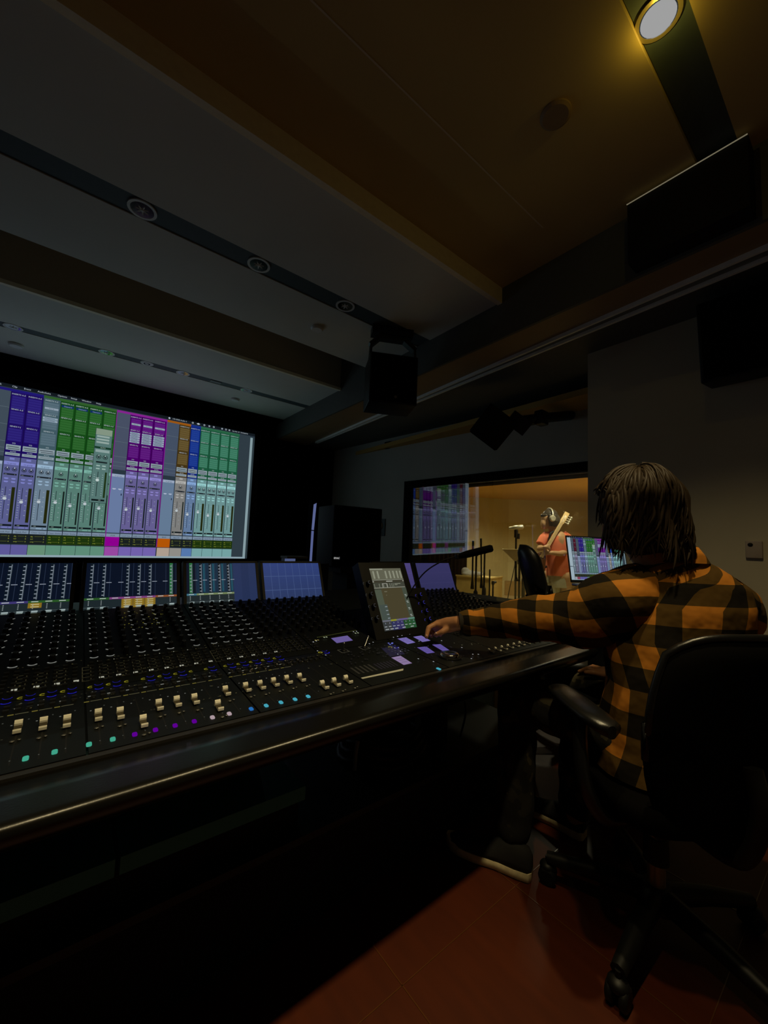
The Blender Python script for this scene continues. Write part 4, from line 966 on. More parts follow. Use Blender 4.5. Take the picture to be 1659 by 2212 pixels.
# --- lilac soft screens, joysticks, ribbon meters, jog wheel
LIL = (112, 100, 168)
def pad(pts, c, name='soft_screen', h=0.0036, lines=True):
    ui = UI((0, 0, 0), (1, 0, 0), (0, 1, 0), (0, 0, 1)); P_ = [on(a, b, h) for a, b in pts]; ui.mb.cc = lin(c); ui.mb.add(P_, [tuple(range(len(P_)))], False)
    if lines:
        for f_ in (0.28, 0.5, 0.72):
            a, b, c_, d_ = P_; l_ = a.lerp(d_, f_-0.03); r_ = b.lerp(c_, f_-0.03); r2 = b.lerp(c_, f_+0.03); l2 = a.lerp(d_, f_+0.03)
            ui.mb.cc = lin(tuple(v*0.82 for v in c)); ui.mb.add([p+Vector((0, 0, 0.0004)) for p in (l_.lerp(r_, 0.12), l_.lerp(r_, 0.86), l2.lerp(r2, 0.86), l2.lerp(r2, 0.12))], [(0, 1, 2, 3)], False)
    return part(name, ui.mb, M['screen'], console)
pad([(0.817, 1.295), (0.892, 1.298), (0.896, 1.344), (0.818, 1.340)], (100, 86, 146), lines=False)
pad([(1.080, 1.187), (1.125, 1.190), (1.134, 1.258), (1.087, 1.258)], LIL); pad([(1.158, 1.183), (1.204, 1.183), (1.218, 1.253), (1.170, 1.253)], LIL)
pad([(1.072, 1.068), (1.108, 1.064), (1.129, 1.132), (1.086, 1.139)], (92, 78, 150)); pad([(1.151, 1.066), (1.183, 1.059), (1.207, 1.129), (1.169, 1.139)], (92, 78, 150))
pad([(0.911, 1.017), (0.949, 1.017), (0.962, 1.093), (0.918, 1.092)], (132, 112, 150))
pad([(0.92, 1.10), (0.99, 1.10), (1.02, 1.19), (0.95, 1.19)], (22, 18, 40), 'key_glow', 0.0034, False)
pad([(0.718, 0.984), (0.876, 0.980), (0.888, 0.992), (0.718, 0.993)], (146, 132, 92), 'ribbon_strip', 0.0036, False)
for k in range(5):
    x = 0.733+0.017*k; pad([(x-0.004, 1.02), (x+0.003, 1.02), (x+0.006, 1.075), (x-0.001, 1.075)], (40, 36, 26), 'ribbon_meter', 0.0035, False)
for k in range(6):
    x = 0.822+0.0135*k; pad([(x-0.004, 1.02), (x+0.002, 1.02), (x+0.005, 1.07), (x-0.001, 1.07)], (26, 21, 26), 'ribbon_meter', 0.0035, False)
def frame4(x, y, s, c):
    ui = UI((0, 0, 0), (1, 0, 0), (0, 1, 0), (0, 0, 1))
    for (a0, a1, b0, b1) in ((-s, s, -s, -s+0.003), (-s, s, s-0.003, s), (-s, -s+0.003, -s, s), (s-0.003, s, -s, s)):
        ui.mb.cc = lin(c); ui.mb.add([on(x+a0, y+b0, 0.0036), on(x+a1, y+b0, 0.0036), on(x+a1, y+b1, 0.0036), on(x+a0, y+b1, 0.0036)], [(0, 1, 2, 3)], False)
    return ui.mb
for (x, y, tx, ty, hh) in ((0.803, 1.225, 0.0, 0.0, 0.030), (0.893, 1.222, 0.03, 0.02, 0.036)):
    j = part('joystick', (lambda m: (m.ell(on(x, y, 0.005), (0.012, 0.012, 0.004)), m)[-1])(MB()), M['knob'], console)
    part('joystick_gate', frame4(x, y, 0.017, (62, 58, 46)), M['screen'], j)
    m_ = MB(); m_.cyl(on(x, y, 0.004), on(x+tx, y+ty, hh), 0.0022, 0.0020, 8); m_.ell(on(x+tx, y+ty, hh), (0.0042, 0.0042, 0.0042)); part('stick', m_, M['steel'], j)
jc = on(1.125, 1.005, 0.003); m_ = MB(); m_.cyl(jc, jc+N1*0.006, 0.046, 0.044, 36); jw = part('jog_wheel', m_, M['knob'], console)
m_ = MB(); n = 36; rings = [[jc + N1*h_ + Vector((r_*math.cos(2*PI*k/n), r_*math.sin(2*PI*k/n), 0)) for k in range(n)] for r_, h_ in ((0.036, 0.006), (0.034, 0.013), (0.028, 0.016), (0.016, 0.013), (0.001, 0.012))]
m_.loft(rings, False, True); part('wheel_top', m_, M['chrome'], jw)
ui = UI((0, 0, 0), (1, 0, 0), (0, 1, 0), (0, 0, 1)); rnd = random.Random(11)
def dot(x, y, c, s_=0.0022):
    ui.mb.cc = lin(c); ui.mb.add([on(x-s_, y-s_*1.3, 0.0085), on(x+s_, y-s_*1.3, 0.0085), on(x+s_, y+s_*1.3, 0.0085), on(x-s_, y+s_*1.3, 0.0085)], [(0, 1, 2, 3)], False)
WH = (180, 184, 190)
for x, y in ((1.07, 1.265), (1.095, 1.268), (1.12, 1.270), (1.165, 1.272), (1.19, 1.275), (1.215, 1.277), (1.235, 1.28), (0.99, 1.16), (1.005, 1.155), (0.985, 1.12), (0.955, 1.10), (1.14, 1.185), (1.235, 1.15), (1.245, 1.05), (1.10, 1.03), (1.02, 0.985), (0.99, 1.03), (1.175, 0.945), (1.22, 0.975), (1.24, 0.965), (0.93, 1.24), (0.955, 1.25), (0.73, 1.32), (0.745, 1.325), (0.935, 1.36), (0.95, 1.36), (0.71, 1.25), (0.715, 1.20)): dot(x, y, WH, 0.0021)
for x, y in ((1.005, 1.215), (1.013, 1.205), (1.022, 1.212), (1.0, 1.20)): dot(x, y, (110, 120, 220), 0.003)
for k in range(14): dot(0.955+0.016*(k % 5), 1.115+0.018*(k//5), (50, 46, 60), 0.0030)
for k in range(40): dot(rnd.uniform(1.0, 1.27), rnd.uniform(0.95, 1.25), rnd.choice(((40, 36, 50), (60, 56, 70), (36, 32, 30))), 0.0016)
for k in range(60): dot(rnd.uniform(0.74, 1.0), rnd.uniform(1.09, 1.20), (26, 24, 22), 0.0026)
for k in range(26): dot(0.765+0.0075*k, 1.352+0.0007*k, (58, 62, 26), 0.0022)
for x in (0.79, 0.80, 0.935, 0.947): dot(x, 1.345, (150, 160, 130), 0.003)
for x in (0.745, 1.0): dot(x, 1.33, (150, 140, 70), 0.003); dot(x+0.01, 1.33, (120, 110, 60), 0.003)
for k in range(9): dot(1.26+rnd.uniform(0, 0.1), 1.07+rnd.uniform(-0.04, 0.05), rnd.choice(((90, 88, 62), (50, 50, 36))), 0.002)
o = part('centre_section_leds', ui.mb, M['screen'], console); o['kind'] = 'stuff'
m_ = MB()
for (x, y, c_) in ((0.715, 1.238, 0), (0.985, 1.18, 0)):
    ui = UI((0, 0, 0), (1, 0, 0), (0, 1, 0), (0, 0, 1))
    def rg(cx, cy, r0, r1, c, a0, a1):
        ui.mb.cc = lin(c); n = 12; vs = []
        for k in range(n+1):
            a = a0+(a1-a0)*k/n; vs += [on(cx+r0*math.cos(a), cy+r0*math.sin(a), 0.006), on(cx+r1*math.cos(a), cy+r1*math.sin(a), 0.006)]
        ui.mb.add(vs, [(2*k, 2*k+2, 2*k+3, 2*k+1) for k in range(n)], False)
    rg(x, y, 0.004, 0.0085, (116, 110, 30), 0, 2*PI); rg(x+0.022, y+0.012, 0.008, 0.0105, (30, 28, 120), -3.1, 0); rg(x+0.020, y-0.01, 0.0075, 0.0105, (36, 32, 190), -3.1, 0)
    part('pan_ring', ui.mb, M['screen'], console)
# --- legs and lower shelf of the console
for x in (-0.95, 1.33):
    m_ = MB(); m_.rbox((x, 1.27, 0.45), (0.075, 0.10, 0.42), 0.006); m_.rbox((x, 1.35, 0.63), (0.10, 0.45, 0.05), 0.006); part('leg', m_, M['console'], console)
m_ = MB(); m_.b2(-1.25, 1.86, 1.09, 1.95, 0.0, 0.235); part('plinth', m_, M['black'], console)
m_ = MB(); m_.b2(-1.25, 1.87, 1.085, 1.96, 0.235, 0.255); part('plinth_top', m_, M['shelf'], console)
m_ = MB(); m_.b2(-1.25, 0.138, 1.12, 1.40, 0.333, 0.372); m_.b2(0.148, 0.62, 1.12, 1.40, 0.333, 0.372); part('lower_shelf', m_, M['teal'], console)
m_ = MB(); m_.b2(-1.24, 0.61, 1.14, 1.38, 0.255, 0.333); part('shelf_support', m_, M['black'], console)
m_ = MB(); m_.b2(-1.25, 0.7, 1.92, 1.96, 0.255, 0.62); part('back_panel', m_, M['black'], console)
# headphones-like coil and cables under the console
def curve(pts, n=8):
    out = []
    P_ = [Vector(p) for p in pts]; P_ = [P_[0]]+P_+[P_[-1]]
    for i in range(1, len(P_)-2):
        for k in range(n):
            t_ = k/n; a, b, c_, d_ = P_[i-1:i+3]
            out.append(0.5*((2*b)+(c_-a)*t_+(2*a-5*b+4*c_-d_)*t_*t_+(3*b-a-3*c_+d_)*t_**3))
    out.append(P_[-2]); return out
m_ = MB()
for k in range(3):
    r_ = 0.19-0.012*k; m_.tube([Vector((1.09+r_*math.cos(a*PI/12), 1.33+r_*0.8*math.sin(a*PI/12), 0.275+0.03*k+0.01*math.sin(a))) for a in range(25)], 0.016, 8)
t = thing('coiled_cable', (1.09, 1.33, 0.255), 'thick black cable coiled on the plinth below the console', 'cable'); part('cable_loops', m_, M['plastic'], t)
m_ = MB(); m_.tube([Vector((0.90, 1.26, 0.27)), Vector((0.895, 1.25, 0.33)), Vector((0.91, 1.26, 0.37))], 0.008, 8); part('cable_tie', m_, M['greyplate'], t)
m_ = MB(); m_.tube(curve([(1.40, 1.22, 0.64), (1.44, 1.22, 0.50), (1.46, 1.20, 0.38), (1.45, 1.22, 0.26)]), 0.005, 6)
one('hanging_cable', m_, M['plastic'], 'thin black cable hanging under the console beside its leg', 'cable', (1.44, 1.22, 0.26))

t = thing('low_cabinet', (2.30, 2.1, 0), 'olive-beige low cabinet seen beneath the right end of the console', 'cabinet')
m_ = MB(); m_.rbox((2.30, 2.10, 0.37), (0.28, 1.10, 0.66), 0.006); part('carcass', m_, mat('olive_laminate', (0.60, 0.50, 0.20), 0.7), t)
m_ = MB(); m_.b2(2.18, 2.42, 1.58, 2.62, 0.0, 0.045); part('plinth', m_, M['black'], t)

# ================================================================== TALKBACK MICROPHONE
t = thing('talkback_microphone', (1.30, 1.34, 0.74), 'black talkback microphone on a thin boom above the right displays', 'microphone')
g0, g1, g2, g3 = Vector((1.20, 1.345, 0.86)), Vector((1.245, 1.286, 0.985)), Vector((1.30, 1.22, 1.05)), Vector((1.345, 1.165, 1.076))
m_ = MB(); m_.tube(curve([(1.19, 1.37, 0.76), g0, g1, g2, g3]), 0.0032, 8); part('boom_arm', m_, M['darkmetal'], t)
a0_, a1_ = Vector((1.337, 1.17, 1.072)), Vector((1.435, 1.05, 1.118))
m_ = MB(); m_.tube([a0_, a0_.lerp(a1_, 0.1), a0_.lerp(a1_, 0.3), a0_.lerp(a1_, 0.95), a1_], [0.006, 0.012, 0.0165, 0.0165, 0.011], 14); part('mic_body', m_, M['mesh'], t)
m_ = MB(); m_.rbox(a0_.lerp(a1_, 0.03), (0.018, 0.018, 0.022), 0.003); part('clamp', m_, M['darkmetal'], t)

# ================================================================== LIVE ROOM CONTENTS
def at(px_, py_, D):
    """point seen at that place of the photograph, D metres in front of the lens"""
    return Vector((0, 0, H)) + (fwd + rgt*((px_-829.5)/FPX) - up_*((py_-1106.0)/FPX))*D
# pine box with a grey cover on it
t = thing('pine_box', (4.45, 3.75, 0.0), 'pale pine box standing on the live room floor behind the microphone stands', 'wooden box')
pA, pB, pC = at(986, 1246, 5.85), at(1059, 1250, 5.5), at(1085, 1250, 5.9)
pA.z = pB.z = pC.z = 0.680; pD = pA + (pC-pB)
mb = MB(); vs = [p for p in (pA, pB, pC, pD)] + [Vector((p.x, p.y, 0.0)) for p in (pA, pB, pC, pD)]
mb.add(vs, [(0, 1, 2, 3), (7, 6, 5, 4), (0, 4, 5, 1), (1, 5, 6, 2), (2, 6, 7, 3), (3, 7, 4, 0)], False); part('box_body', mb, M['pine'], t)
mb = MB()
for p, q in ((pA, pB), (pB, pC)):
    d_ = (q-p).normalized(); n_ = Vector((d_.y, -d_.x, 0)); mb.box((p+q)/2+Vector((0, 0, 0.004)), ((q-p).length+0.02, 0.02, 0.02), Matrix((d_, -n_, Vector((0, 0, 1)))).transposed())
part('top_edge', mb, M['pine'], t)
mb = MB(); cc = at(1014, 1243, 5.95); cc.z = 0.712
mb.ell(cc, (0.13, 0.12, 0.045)); mb.ell(cc+Vector((0.07, -0.10, -0.005)), (0.08, 0.08, 0.035)); mb.ell(cc+Vector((-0.03, 0.05, 0.030)), (0.07, 0.06, 0.050))
for v in mb.v: v += Vector((0, 0, 1))*0.02*noise.noise(v*9) + Vector((0.02*noise.noise(v*7), 0, 0))
o = one('crumpled_cover', mb, M['cloth'], 'crumpled grey cover lying on the pine box', 'cover', (cc.x, cc.y, 0.72)); remesh(o, 0.012, 3)
cu = MB(); ca, cb = Vector((3.62, 4.02, 0)), at(1006, 1150, 7.0); cb.z = 0; nW = 90; cd = (cb-ca).normalized(); cn = Vector((-cd.y, cd.x, 0))  # dark sheet added for the unlit left part of the live room
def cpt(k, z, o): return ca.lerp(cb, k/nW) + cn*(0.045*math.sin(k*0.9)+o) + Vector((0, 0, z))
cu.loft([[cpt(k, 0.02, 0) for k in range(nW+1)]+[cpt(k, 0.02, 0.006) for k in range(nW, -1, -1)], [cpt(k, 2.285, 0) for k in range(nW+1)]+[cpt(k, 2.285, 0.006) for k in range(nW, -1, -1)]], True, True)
one('shade_backdrop', cu, mat('shade_cloth', (0.016, 0.010, 0.006), 0.95, spec=0.05), 'added dark curtain behind the screen reflection at the left of the window', 'backdrop', ca)
# stands
def stand(name, top, foot_px, D, label, group, boom=None, rad=0.014, clutch=True):
    tp = at(*top, D); base = Vector((tp.x, tp.y, 0)); t = thing(name, base, label, 'microphone stand', group)
    mb = MB(); zt = tp.z; zm = zt*0.55
    mb.tube([base+Vector((0, 0, 0.03)), base+Vector((0, 0, zm))], rad*1.35, 10); part('lower_tube', mb, M['plastic'], t)
    mb = MB(); mb.tube([base+Vector((0, 0, zm-0.05)), base+Vector((0, 0, zt))], rad*0.8, 10); part('upper_tube', mb, M['plastic'], t)
    mb = MB(); mb.tube([base+Vector((0, 0, zm-0.06)), base+Vector((0, 0, zm-0.04)), base+Vector((0, 0, zm+0.03)), base+Vector((0, 0, zm+0.05))], [rad*1.3, rad*1.9, rad*1.7, rad*0.9], 10); part('clutch', mb, M['darkmetal'], t)
    mb = MB(); mb.tube([base+Vector((0, 0, 0.0)), base+Vector((0, 0, 0.02)), base+Vector((0, 0, 0.03))], [0.095, 0.095, 0.03], 24); part('round_base', mb, M['darkmetal'], t)
    if clutch:
        mb = MB(); mb.rbox(tp, (0.035, 0.03, 0.05), 0.006); mb.cyl(tp+Vector((0.02, 0, 0)), tp+Vector((0.05, -0.01, 0.012)), 0.012, 0.016, 10); part('boom_clutch', mb, M['darkmetal'], t)
    if boom:
        a_, b_ = at(*boom[0], D-0.02), at(*boom[1], D-0.02); mb = MB(); mb.tube([a_, a_.lerp(b_, 0.30), a_.lerp(b_, 0.32), a_.lerp(b_, 0.80), a_.lerp(b_, 0.86), b_], [0.013, 0.013, 0.010, 0.010, 0.015, 0.022], 10); part('boom_arm', mb, M['plastic'], t)
    return t
gS = 'microphone stands in front of the pine box'
stand('microphone_stand', (1029, 1197), None, 4.6, 'black microphone stand, leftmost in front of the pine box, boom folded down', gS, ((1022, 1168), (1020, 1272)))
stand('microphone_stand', (1047, 1192), None, 4.85, 'tallest black microphone stand before the pine box with folded boom', gS, ((1039, 1163), (1040, 1270)))
stand('microphone_stand', (1058, 1230), None, 5.1, 'short black stand without boom right of the tallest microphone stand', gS, None, 0.012, False)
stand('microphone_stand', (1065, 1259), None, 5.35, 'shortest black stand by the right corner of the pine box', gS)
stand('microphone_stand', (1122, 1214), None, 4.1, 'black microphone stand with folded boom under the music stand desk', None, ((1114, 1212), (1115, 1255)))
# stand with the studio microphone
mt = at(1115, 1148, 5.0); base = Vector((mt.x, mt.y, 0)); t = thing('studio_microphone_stand', base, 'tall stand holding the silver microphone before the musician', 'microphone stand')
mb = MB(); mb.tube([base, base+Vector((0, 0, 0.02)), base+Vector((0, 0, 0.03))], [0.15, 0.15, 0.03], 24); part('round_base', mb, M['darkmetal'], t)
mb = MB(); mb.tube([base+Vector((0, 0, 0.03)), mt], 0.012, 10); part('tube', mb, M['plastic'], t)
mb = MB(); mb.rbox(mt+Vector((0, 0, -0.03)), (0.04, 0.04, 0.10), 0.008); mb.rbox(mt+Vector((0.02, -0.02, -0.06)), (0.03, 0.03, 0.07), 0.006); part('clutch', mb, M['darkmetal'], t)
ma, mb_ = at(1099, 1141, 5.0), at(1130, 1138, 5.0); t = thing('studio_microphone', mt, 'silver side-address microphone on the tall stand left of the musician', 'microphone')
mb = MB(); mb.tube([ma, ma.lerp(mb_, 0.05), ma.lerp(mb_, 0.35), ma.lerp(mb_, 0.36), ma.lerp(mb_, 0.95), mb_], [0.010, 0.018, 0.024, 0.027, 0.030, 0.022], 16); part('mic_body', mb, M['dullwhite'], t)
mb = MB(); mb.tube([ma.lerp(mb_, 0.5)+Vector((0, 0, -0.028)), mt+Vector((0, 0, 0.0))], 0.010, 8); part('swivel_mount', mb, M['darkmetal'], t)
# music stand
q0, q1, q2, q3 = at(1085, 1187, 4.55), at(1152, 1188, 4.40), at(1146, 1213, 4.66), at(1112, 1213, 4.75)
mb = MB(); nn = (q1-q0).cross(q3-q0).normalized()*0.008
mb.add([q0, q1, q2, q3, q0+nn, q1+nn, q2+nn, q3+nn], [(0, 1, 2, 3), (7, 6, 5, 4), (0, 4, 5, 1), (1, 5, 6, 2), (2, 6, 7, 3), (3, 7, 4, 0)], False)
sp_ = at(1131, 1203, 4.54); base = Vector((sp_.x, sp_.y, 0)); t = thing('music_stand', base, 'music stand with broad flat desk left of the empty chair', 'music stand')
part('desk', mb, mat('music_desk_metal', (0.42, 0.32, 0.15), 0.5), t)
mb = MB(); mb.tube([q0, q1], 0.006, 8); part('desk_lip', mb, M['pine'], t)
mb = MB(); mb.tube([base+Vector((0, 0, 0.02)), base+Vector((0, 0, sp_.z*0.75)), base+Vector((0, 0, sp_.z*0.76)), sp_], [0.019, 0.019, 0.014, 0.014], 12); part('column', mb, M['plastic'], t)
mb = MB(); mb.rbox(sp_+Vector((0, 0, 0.015)), (0.06, 0.05, 0.045), 0.006); part('desk_bracket', mb, M['plastic'], t)
for k in range(3):
    a = 0.5+k*2.094; mb = MB(); mb.tube([base+Vector((0, 0, 0.16)), base+Vector((0.14*math.cos(a), 0.14*math.sin(a), 0.10)), base+Vector((0.28*math.cos(a), 0.28*math.sin(a), 0.01))], 0.010, 8); part('leg', mb, M['plastic'], t)
mb = MB(); mb.tube(curve([at(1113, 1216, 4.8), at(1108, 1240, 4.7), at(1100, 1275, 4.6), at(1094, 1310, 4.55)]), 0.005, 6)
one('hanging_cable', mb, M['plastic'], 'thin dark cable running down from the music stand to the floor', 'cable', at(1100, 1275, 4.6))

# ---- musician
mo = at(1195, 1187, 5.1); mo.z = 0
e1 = Vector((0.491, -0.871, 0)); e2 = Vector((0.871, 0.491, 0))
def m3(px_, py_, w_=0.0): return at(px_, py_, 5.1) + e2*w_
mus = thing('person', (mo.x, mo.y, 0), 'person in coral shirt and headphones standing with a bass guitar beyond the window', 'person')
mb = MB()
hc = m3(1184, 1122)
limb(mb, [m3(1205, 1245), m3(1205, 1205), m3(1203, 1165), m3(1198, 1150)], [0.12, 0.11, 0.12, 0.05])
limb(mb, [m3(1197, 1152), m3(1190, 1136), hc], [0.048, 0.045, 0.07])
mb.ell(hc+Vector((0, 0, 0.01)), (0.085, 0.085, 0.095)); fd = (-e1*0.75 - e2*0.35 - Vector((0, 0, 0.45))).normalized()
mb.ell(hc+fd*0.045+Vector((0, 0, -0.035)), (0.058, 0.058, 0.075)); mb.ell(hc+fd*0.100+Vector((0, 0, -0.03)), (0.014, 0.014, 0.02)); mb.ell(hc+fd*0.085+Vector((0, 0, -0.075)), (0.02, 0.02, 0.012))
limb(mb, [m3(1222, 1160), m3(1226, 1192, -0.05), m3(1208, 1196, -0.16), m3(1192, 1194, -0.22)], [0.05, 0.042, 0.036, 0.028])
limb(mb, [m3(1176, 1160), m3(1166, 1185, -0.08), m3(1176, 1184, -0.20)], [0.045, 0.038, 0.03])
for (hx, hy, sg) in ((1187, 1194, 1), (1178, 1182, -1)):
    b_ = m3(hx, hy, -0.23); mb.ell(b_, (0.035, 0.03, 0.022))
    for k in range(4):
        s_ = b_ + Vector((0, 0, 0.018-0.012*k)); limb(mb, [s_, s_-e1*0.035*sg-e2*0.01, s_-e1*0.055*sg+Vector((0, 0, -0.02))], [0.009, 0.008, 0.007], 8)
    limb(mb, [b_, b_-e1*0.02*sg+Vector((0, 0, 0.03)), b_-e1*0.045*sg+Vector((0, 0, 0.035))], [0.011, 0.010, 0.008], 8)
for k in (0, 1):
    dx = -0.09 if k == 0 else 0.09
    limb(mb, [m3(1205, 1245)+e1*dx, m3(1205, 1300)+e1*dx, m3(1205, 1360)+e1*dx], [0.09, 0.06, 0.045])
limb(mb, [m3(1205, 1362)-e1*0.09, Vector((mo.x, mo.y, 0.08))-e1*0.09], [0.045, 0.045]); limb(mb, [m3(1205, 1362)+e1*0.09, Vector((mo.x, mo.y, 0.08))+e1*0.09], [0.045, 0.045])
o = part('body', mb, M['skin2'], mus); remesh(o, 0.009, 3)
def ringset(path, n=24, seed=0, amp=0.0):
    """path: (centre, right axis, front axis, a, b, power)"""
    out = []
    for (c_, ra, fa, a, b, p_) in path:
        r_ = []
        for k in range(n):
            t_ = 2*PI*k/n; cs, sn2 = math.cos(t_), math.sin(t_)
            v = ra*a*math.copysign(abs(cs)**p_, cs) + fa*b*math.copysign(abs(sn2)**p_, sn2)
            q_ = c_ + v
            if amp: q_ += v.normalized()*amp*noise.noise(q_*11+Vector((seed, 0, 0)))
            r_.append(q_)
        out.append(r_)
    return out
Z = Vector((0, 0, 1)); mr = (e1*0.86 + e2*0.5).normalized(); mf = (e1*0.5 - e2*0.86).normalized()
mb = MB()
pth = [(m3(1206, 1243), mr, mf, 0.165, 0.115, 0.9), (m3(1205, 1225), mr, mf, 0.16, 0.125, 0.9), (m3(1205, 1200), mr, mf, 0.155, 0.12, 0.9), (m3(1203, 1175), mr, mf, 0.175, 0.12, 0.9), (m3(1201, 1160), mr, mf, 0.185, 0.105, 0.9), (m3(1199, 1152), mr, mf, 0.14, 0.08, 0.9), (m3(1198, 1147), mr, mf, 0.06, 0.06, 1)]
mb.loft(ringset(pth, 28, 1, 0.03), True, True)
def sleeve(mb, pts, rads, seed=3, amp=0.012, n=18):
    mb_ = MB(); mb_.tube(pts, rads, n)
    for v in mb_.v: v += Vector((noise.noise(v*13), noise.noise(v*13+Vector((5, 0, 0))), noise.noise(v*13+Vector((0, 9, 0)))))*amp
    mb.add(mb_.v, mb_.f, True)
sleeve(mb, [m3(1216, 1158), m3(1224, 1164), m3(1227, 1178, -0.03), m3(1225, 1190, -0.06)], [0.075, 0.078, 0.07, 0.062])
sleeve(mb, [m3(1182, 1158), m3(1174, 1164, -0.03), m3(1168, 1176, -0.06)], [0.07, 0.068, 0.058])
part('shirt', mb, M['coral'], mus)
mb = MB()
mb.loft(ringset([(m3(1206, 1236), mr, mf, 0.15, 0.11, 0.9), (m3(1206, 1255), mr, mf, 0.165, 0.12, 0.9), (m3(1206, 1268), mr, mf, 0.16, 0.12, 0.9)], 24), True, True)
for s_ in (-1, 1): sleeve(mb, [m3(1206, 1258)+mr*0.085*s_, m3(1206, 1300)+mr*0.09*s_, m3(1206, 1350)+mr*0.09*s_, Vector((mo.x, mo.y, 0.06))+mr*0.09*s_+e1*0.05], [0.10, 0.085, 0.075, 0.075])
part('trousers', mb, M['khaki'], mus)
for s_ in (-1, 1):
    mb = MB(); mb.ell(Vector((mo.x, mo.y, 0.045))+mr*0.09*s_+mf*0.06+e1*0.05, (0.06, 0.06, 0.045)); mb.ell(Vector((mo.x, mo.y, 0.04))+mr*0.09*s_+mf*0.13+e1*0.05, (0.055, 0.055, 0.04)); part('shoe', mb, M['shoe'], mus)
mb = MB(); mb.ell(hc+Vector((0, 0, 0.035))-fd*0.03, (0.098, 0.098, 0.090)); mb.ell(hc-fd*0.05+e1*0.03+Vector((0, 0, -0.03)), (0.080, 0.080, 0.092)); mb.ell(hc+fd*0.030+Vector((0, 0, 0.062)), (0.070, 0.070, 0.035))
for k in range(26):
    a = 2*PI*k/26; d_ = Vector((math.cos(a), math.sin(a), 0)); 
    if d_.dot(Vector((fd.x, fd.y, 0)).normalized()) > 0.42: continue
    s_ = hc+d_*0.095+Vector((0, 0, 0.04)); limb(mb, [s_, s_+d_*0.012+Vector((0, 0, -0.06)), s_-d_*0.012+Vector((0, 0, -0.125))], [0.024, 0.02, 0.008], 8)
part('hair', mb, M['hair2'], mus)
hp = thing('headphones', hc+Vector((0, 0, 0.0)), 'pale over-ear headphones on the head of the musician', 'headphones')
sideax = fd.cross(Z).normalized(); cupd = sideax if sideax.dot(e2) < 0 else -sideax
mb = MB(); upd = (Z*0.92 - fd*0.1).normalized()
arc = [hc + cupd*0.125*math.cos(a) + upd*(0.02+0.125*math.sin(a)) for a in [PI*k/14 for k in range(15)]]
mb.tube(arc, 0.011, 8); part('headband', mb, M['dullwhite'], hp)
for s_ in (1, -1):
    mb = MB(); c_ = hc+cupd*0.118*s_+Z*0.005; mb.tube([c_-cupd*0.02*s_, c_+cupd*0.008*s_, c_+cupd*0.022*s_], [0.040, 0.042, 0.030], 16); part('ear_cup', mb, M['dullwhite'], hp)
# bass guitar
b0, b1 = m3(1164, 1212, -0.22), m3(1222, 1113, -0.02)
bd = (b1-b0).normalized(); bn = (-e2 + e1*0.1).normalized(); bn = (bn-bd*bn.dot(bd)).normalized(); bs = bd.cross(bn)
bass = thing('bass_guitar', b0, 'bass guitar with pale maple neck held by the musician', 'bass guitar')
mb = MB(); n = 40; out = []
for k in range(n):
    a = 2*PI*k/n; r_ = 0.125*(1+0.10*math.cos(2*a)+0.12*math.cos(a*3+0.4)); out.append((bd*math.cos(a)*r_*1.25 + bs*math.sin(a)*r_*0.95))
mb.loft([[b0-bd*0.06+v*s_+bn*h_ for v in out] for s_, h_ in ((0.94, -0.022), (1, -0.014), (1, 0.014), (0.94, 0.022))], True, True); part('body', mb, M['sunburst'], bass)
ln = (b1-b0).length
mb = MB(); Rb = Matrix((bs, bn, bd)).transposed(); mb.box(b0+bd*(ln*0.48)+bn*0.016, (0.042, 0.022, ln*0.80), Rb); part('neck', mb, M['maple'], bass)
mb = MB(); mb.box(b0+bd*(ln*0.93)+bn*0.012, (0.058, 0.018, 0.17), Rb); part('headstock', mb, M['maple'], bass)
for k in range(4):
    mb = MB(); c_ = b0+bd*(ln*(0.86+0.045*k))+bn*0.012; mb.cyl(c_+bs*0.03, c_+bs*0.068, 0.007, 0.007, 8); mb.ell(c_+bs*0.075, (0.014, 0.014, 0.018)); part('tuning_key', mb, M['dullwhite'], bass)
mb = MB()
for k in range(4): mb.tube([b0-bd*0.10+bn*0.034+bs*(0.008*(k-1.5)), b0+bd*(ln*0.97)+bn*0.032+bs*(0.008*(k-1.5))], 0.0012, 5)
o = part('strings', mb, M['steel'], bass); o['kind'] = 'stuff'
mb = MB(); mb.tube(curve([b0+bd*0.3-bn*0.02, m3(1190, 1152, -0.12), m3(1212, 1149, 0.02), m3(1222, 1170, 0.12), m3(1200, 1210, 0.12), b0-bd*0.22]), 0.014, 6); part('strap', mb, M['shoe'], bass)

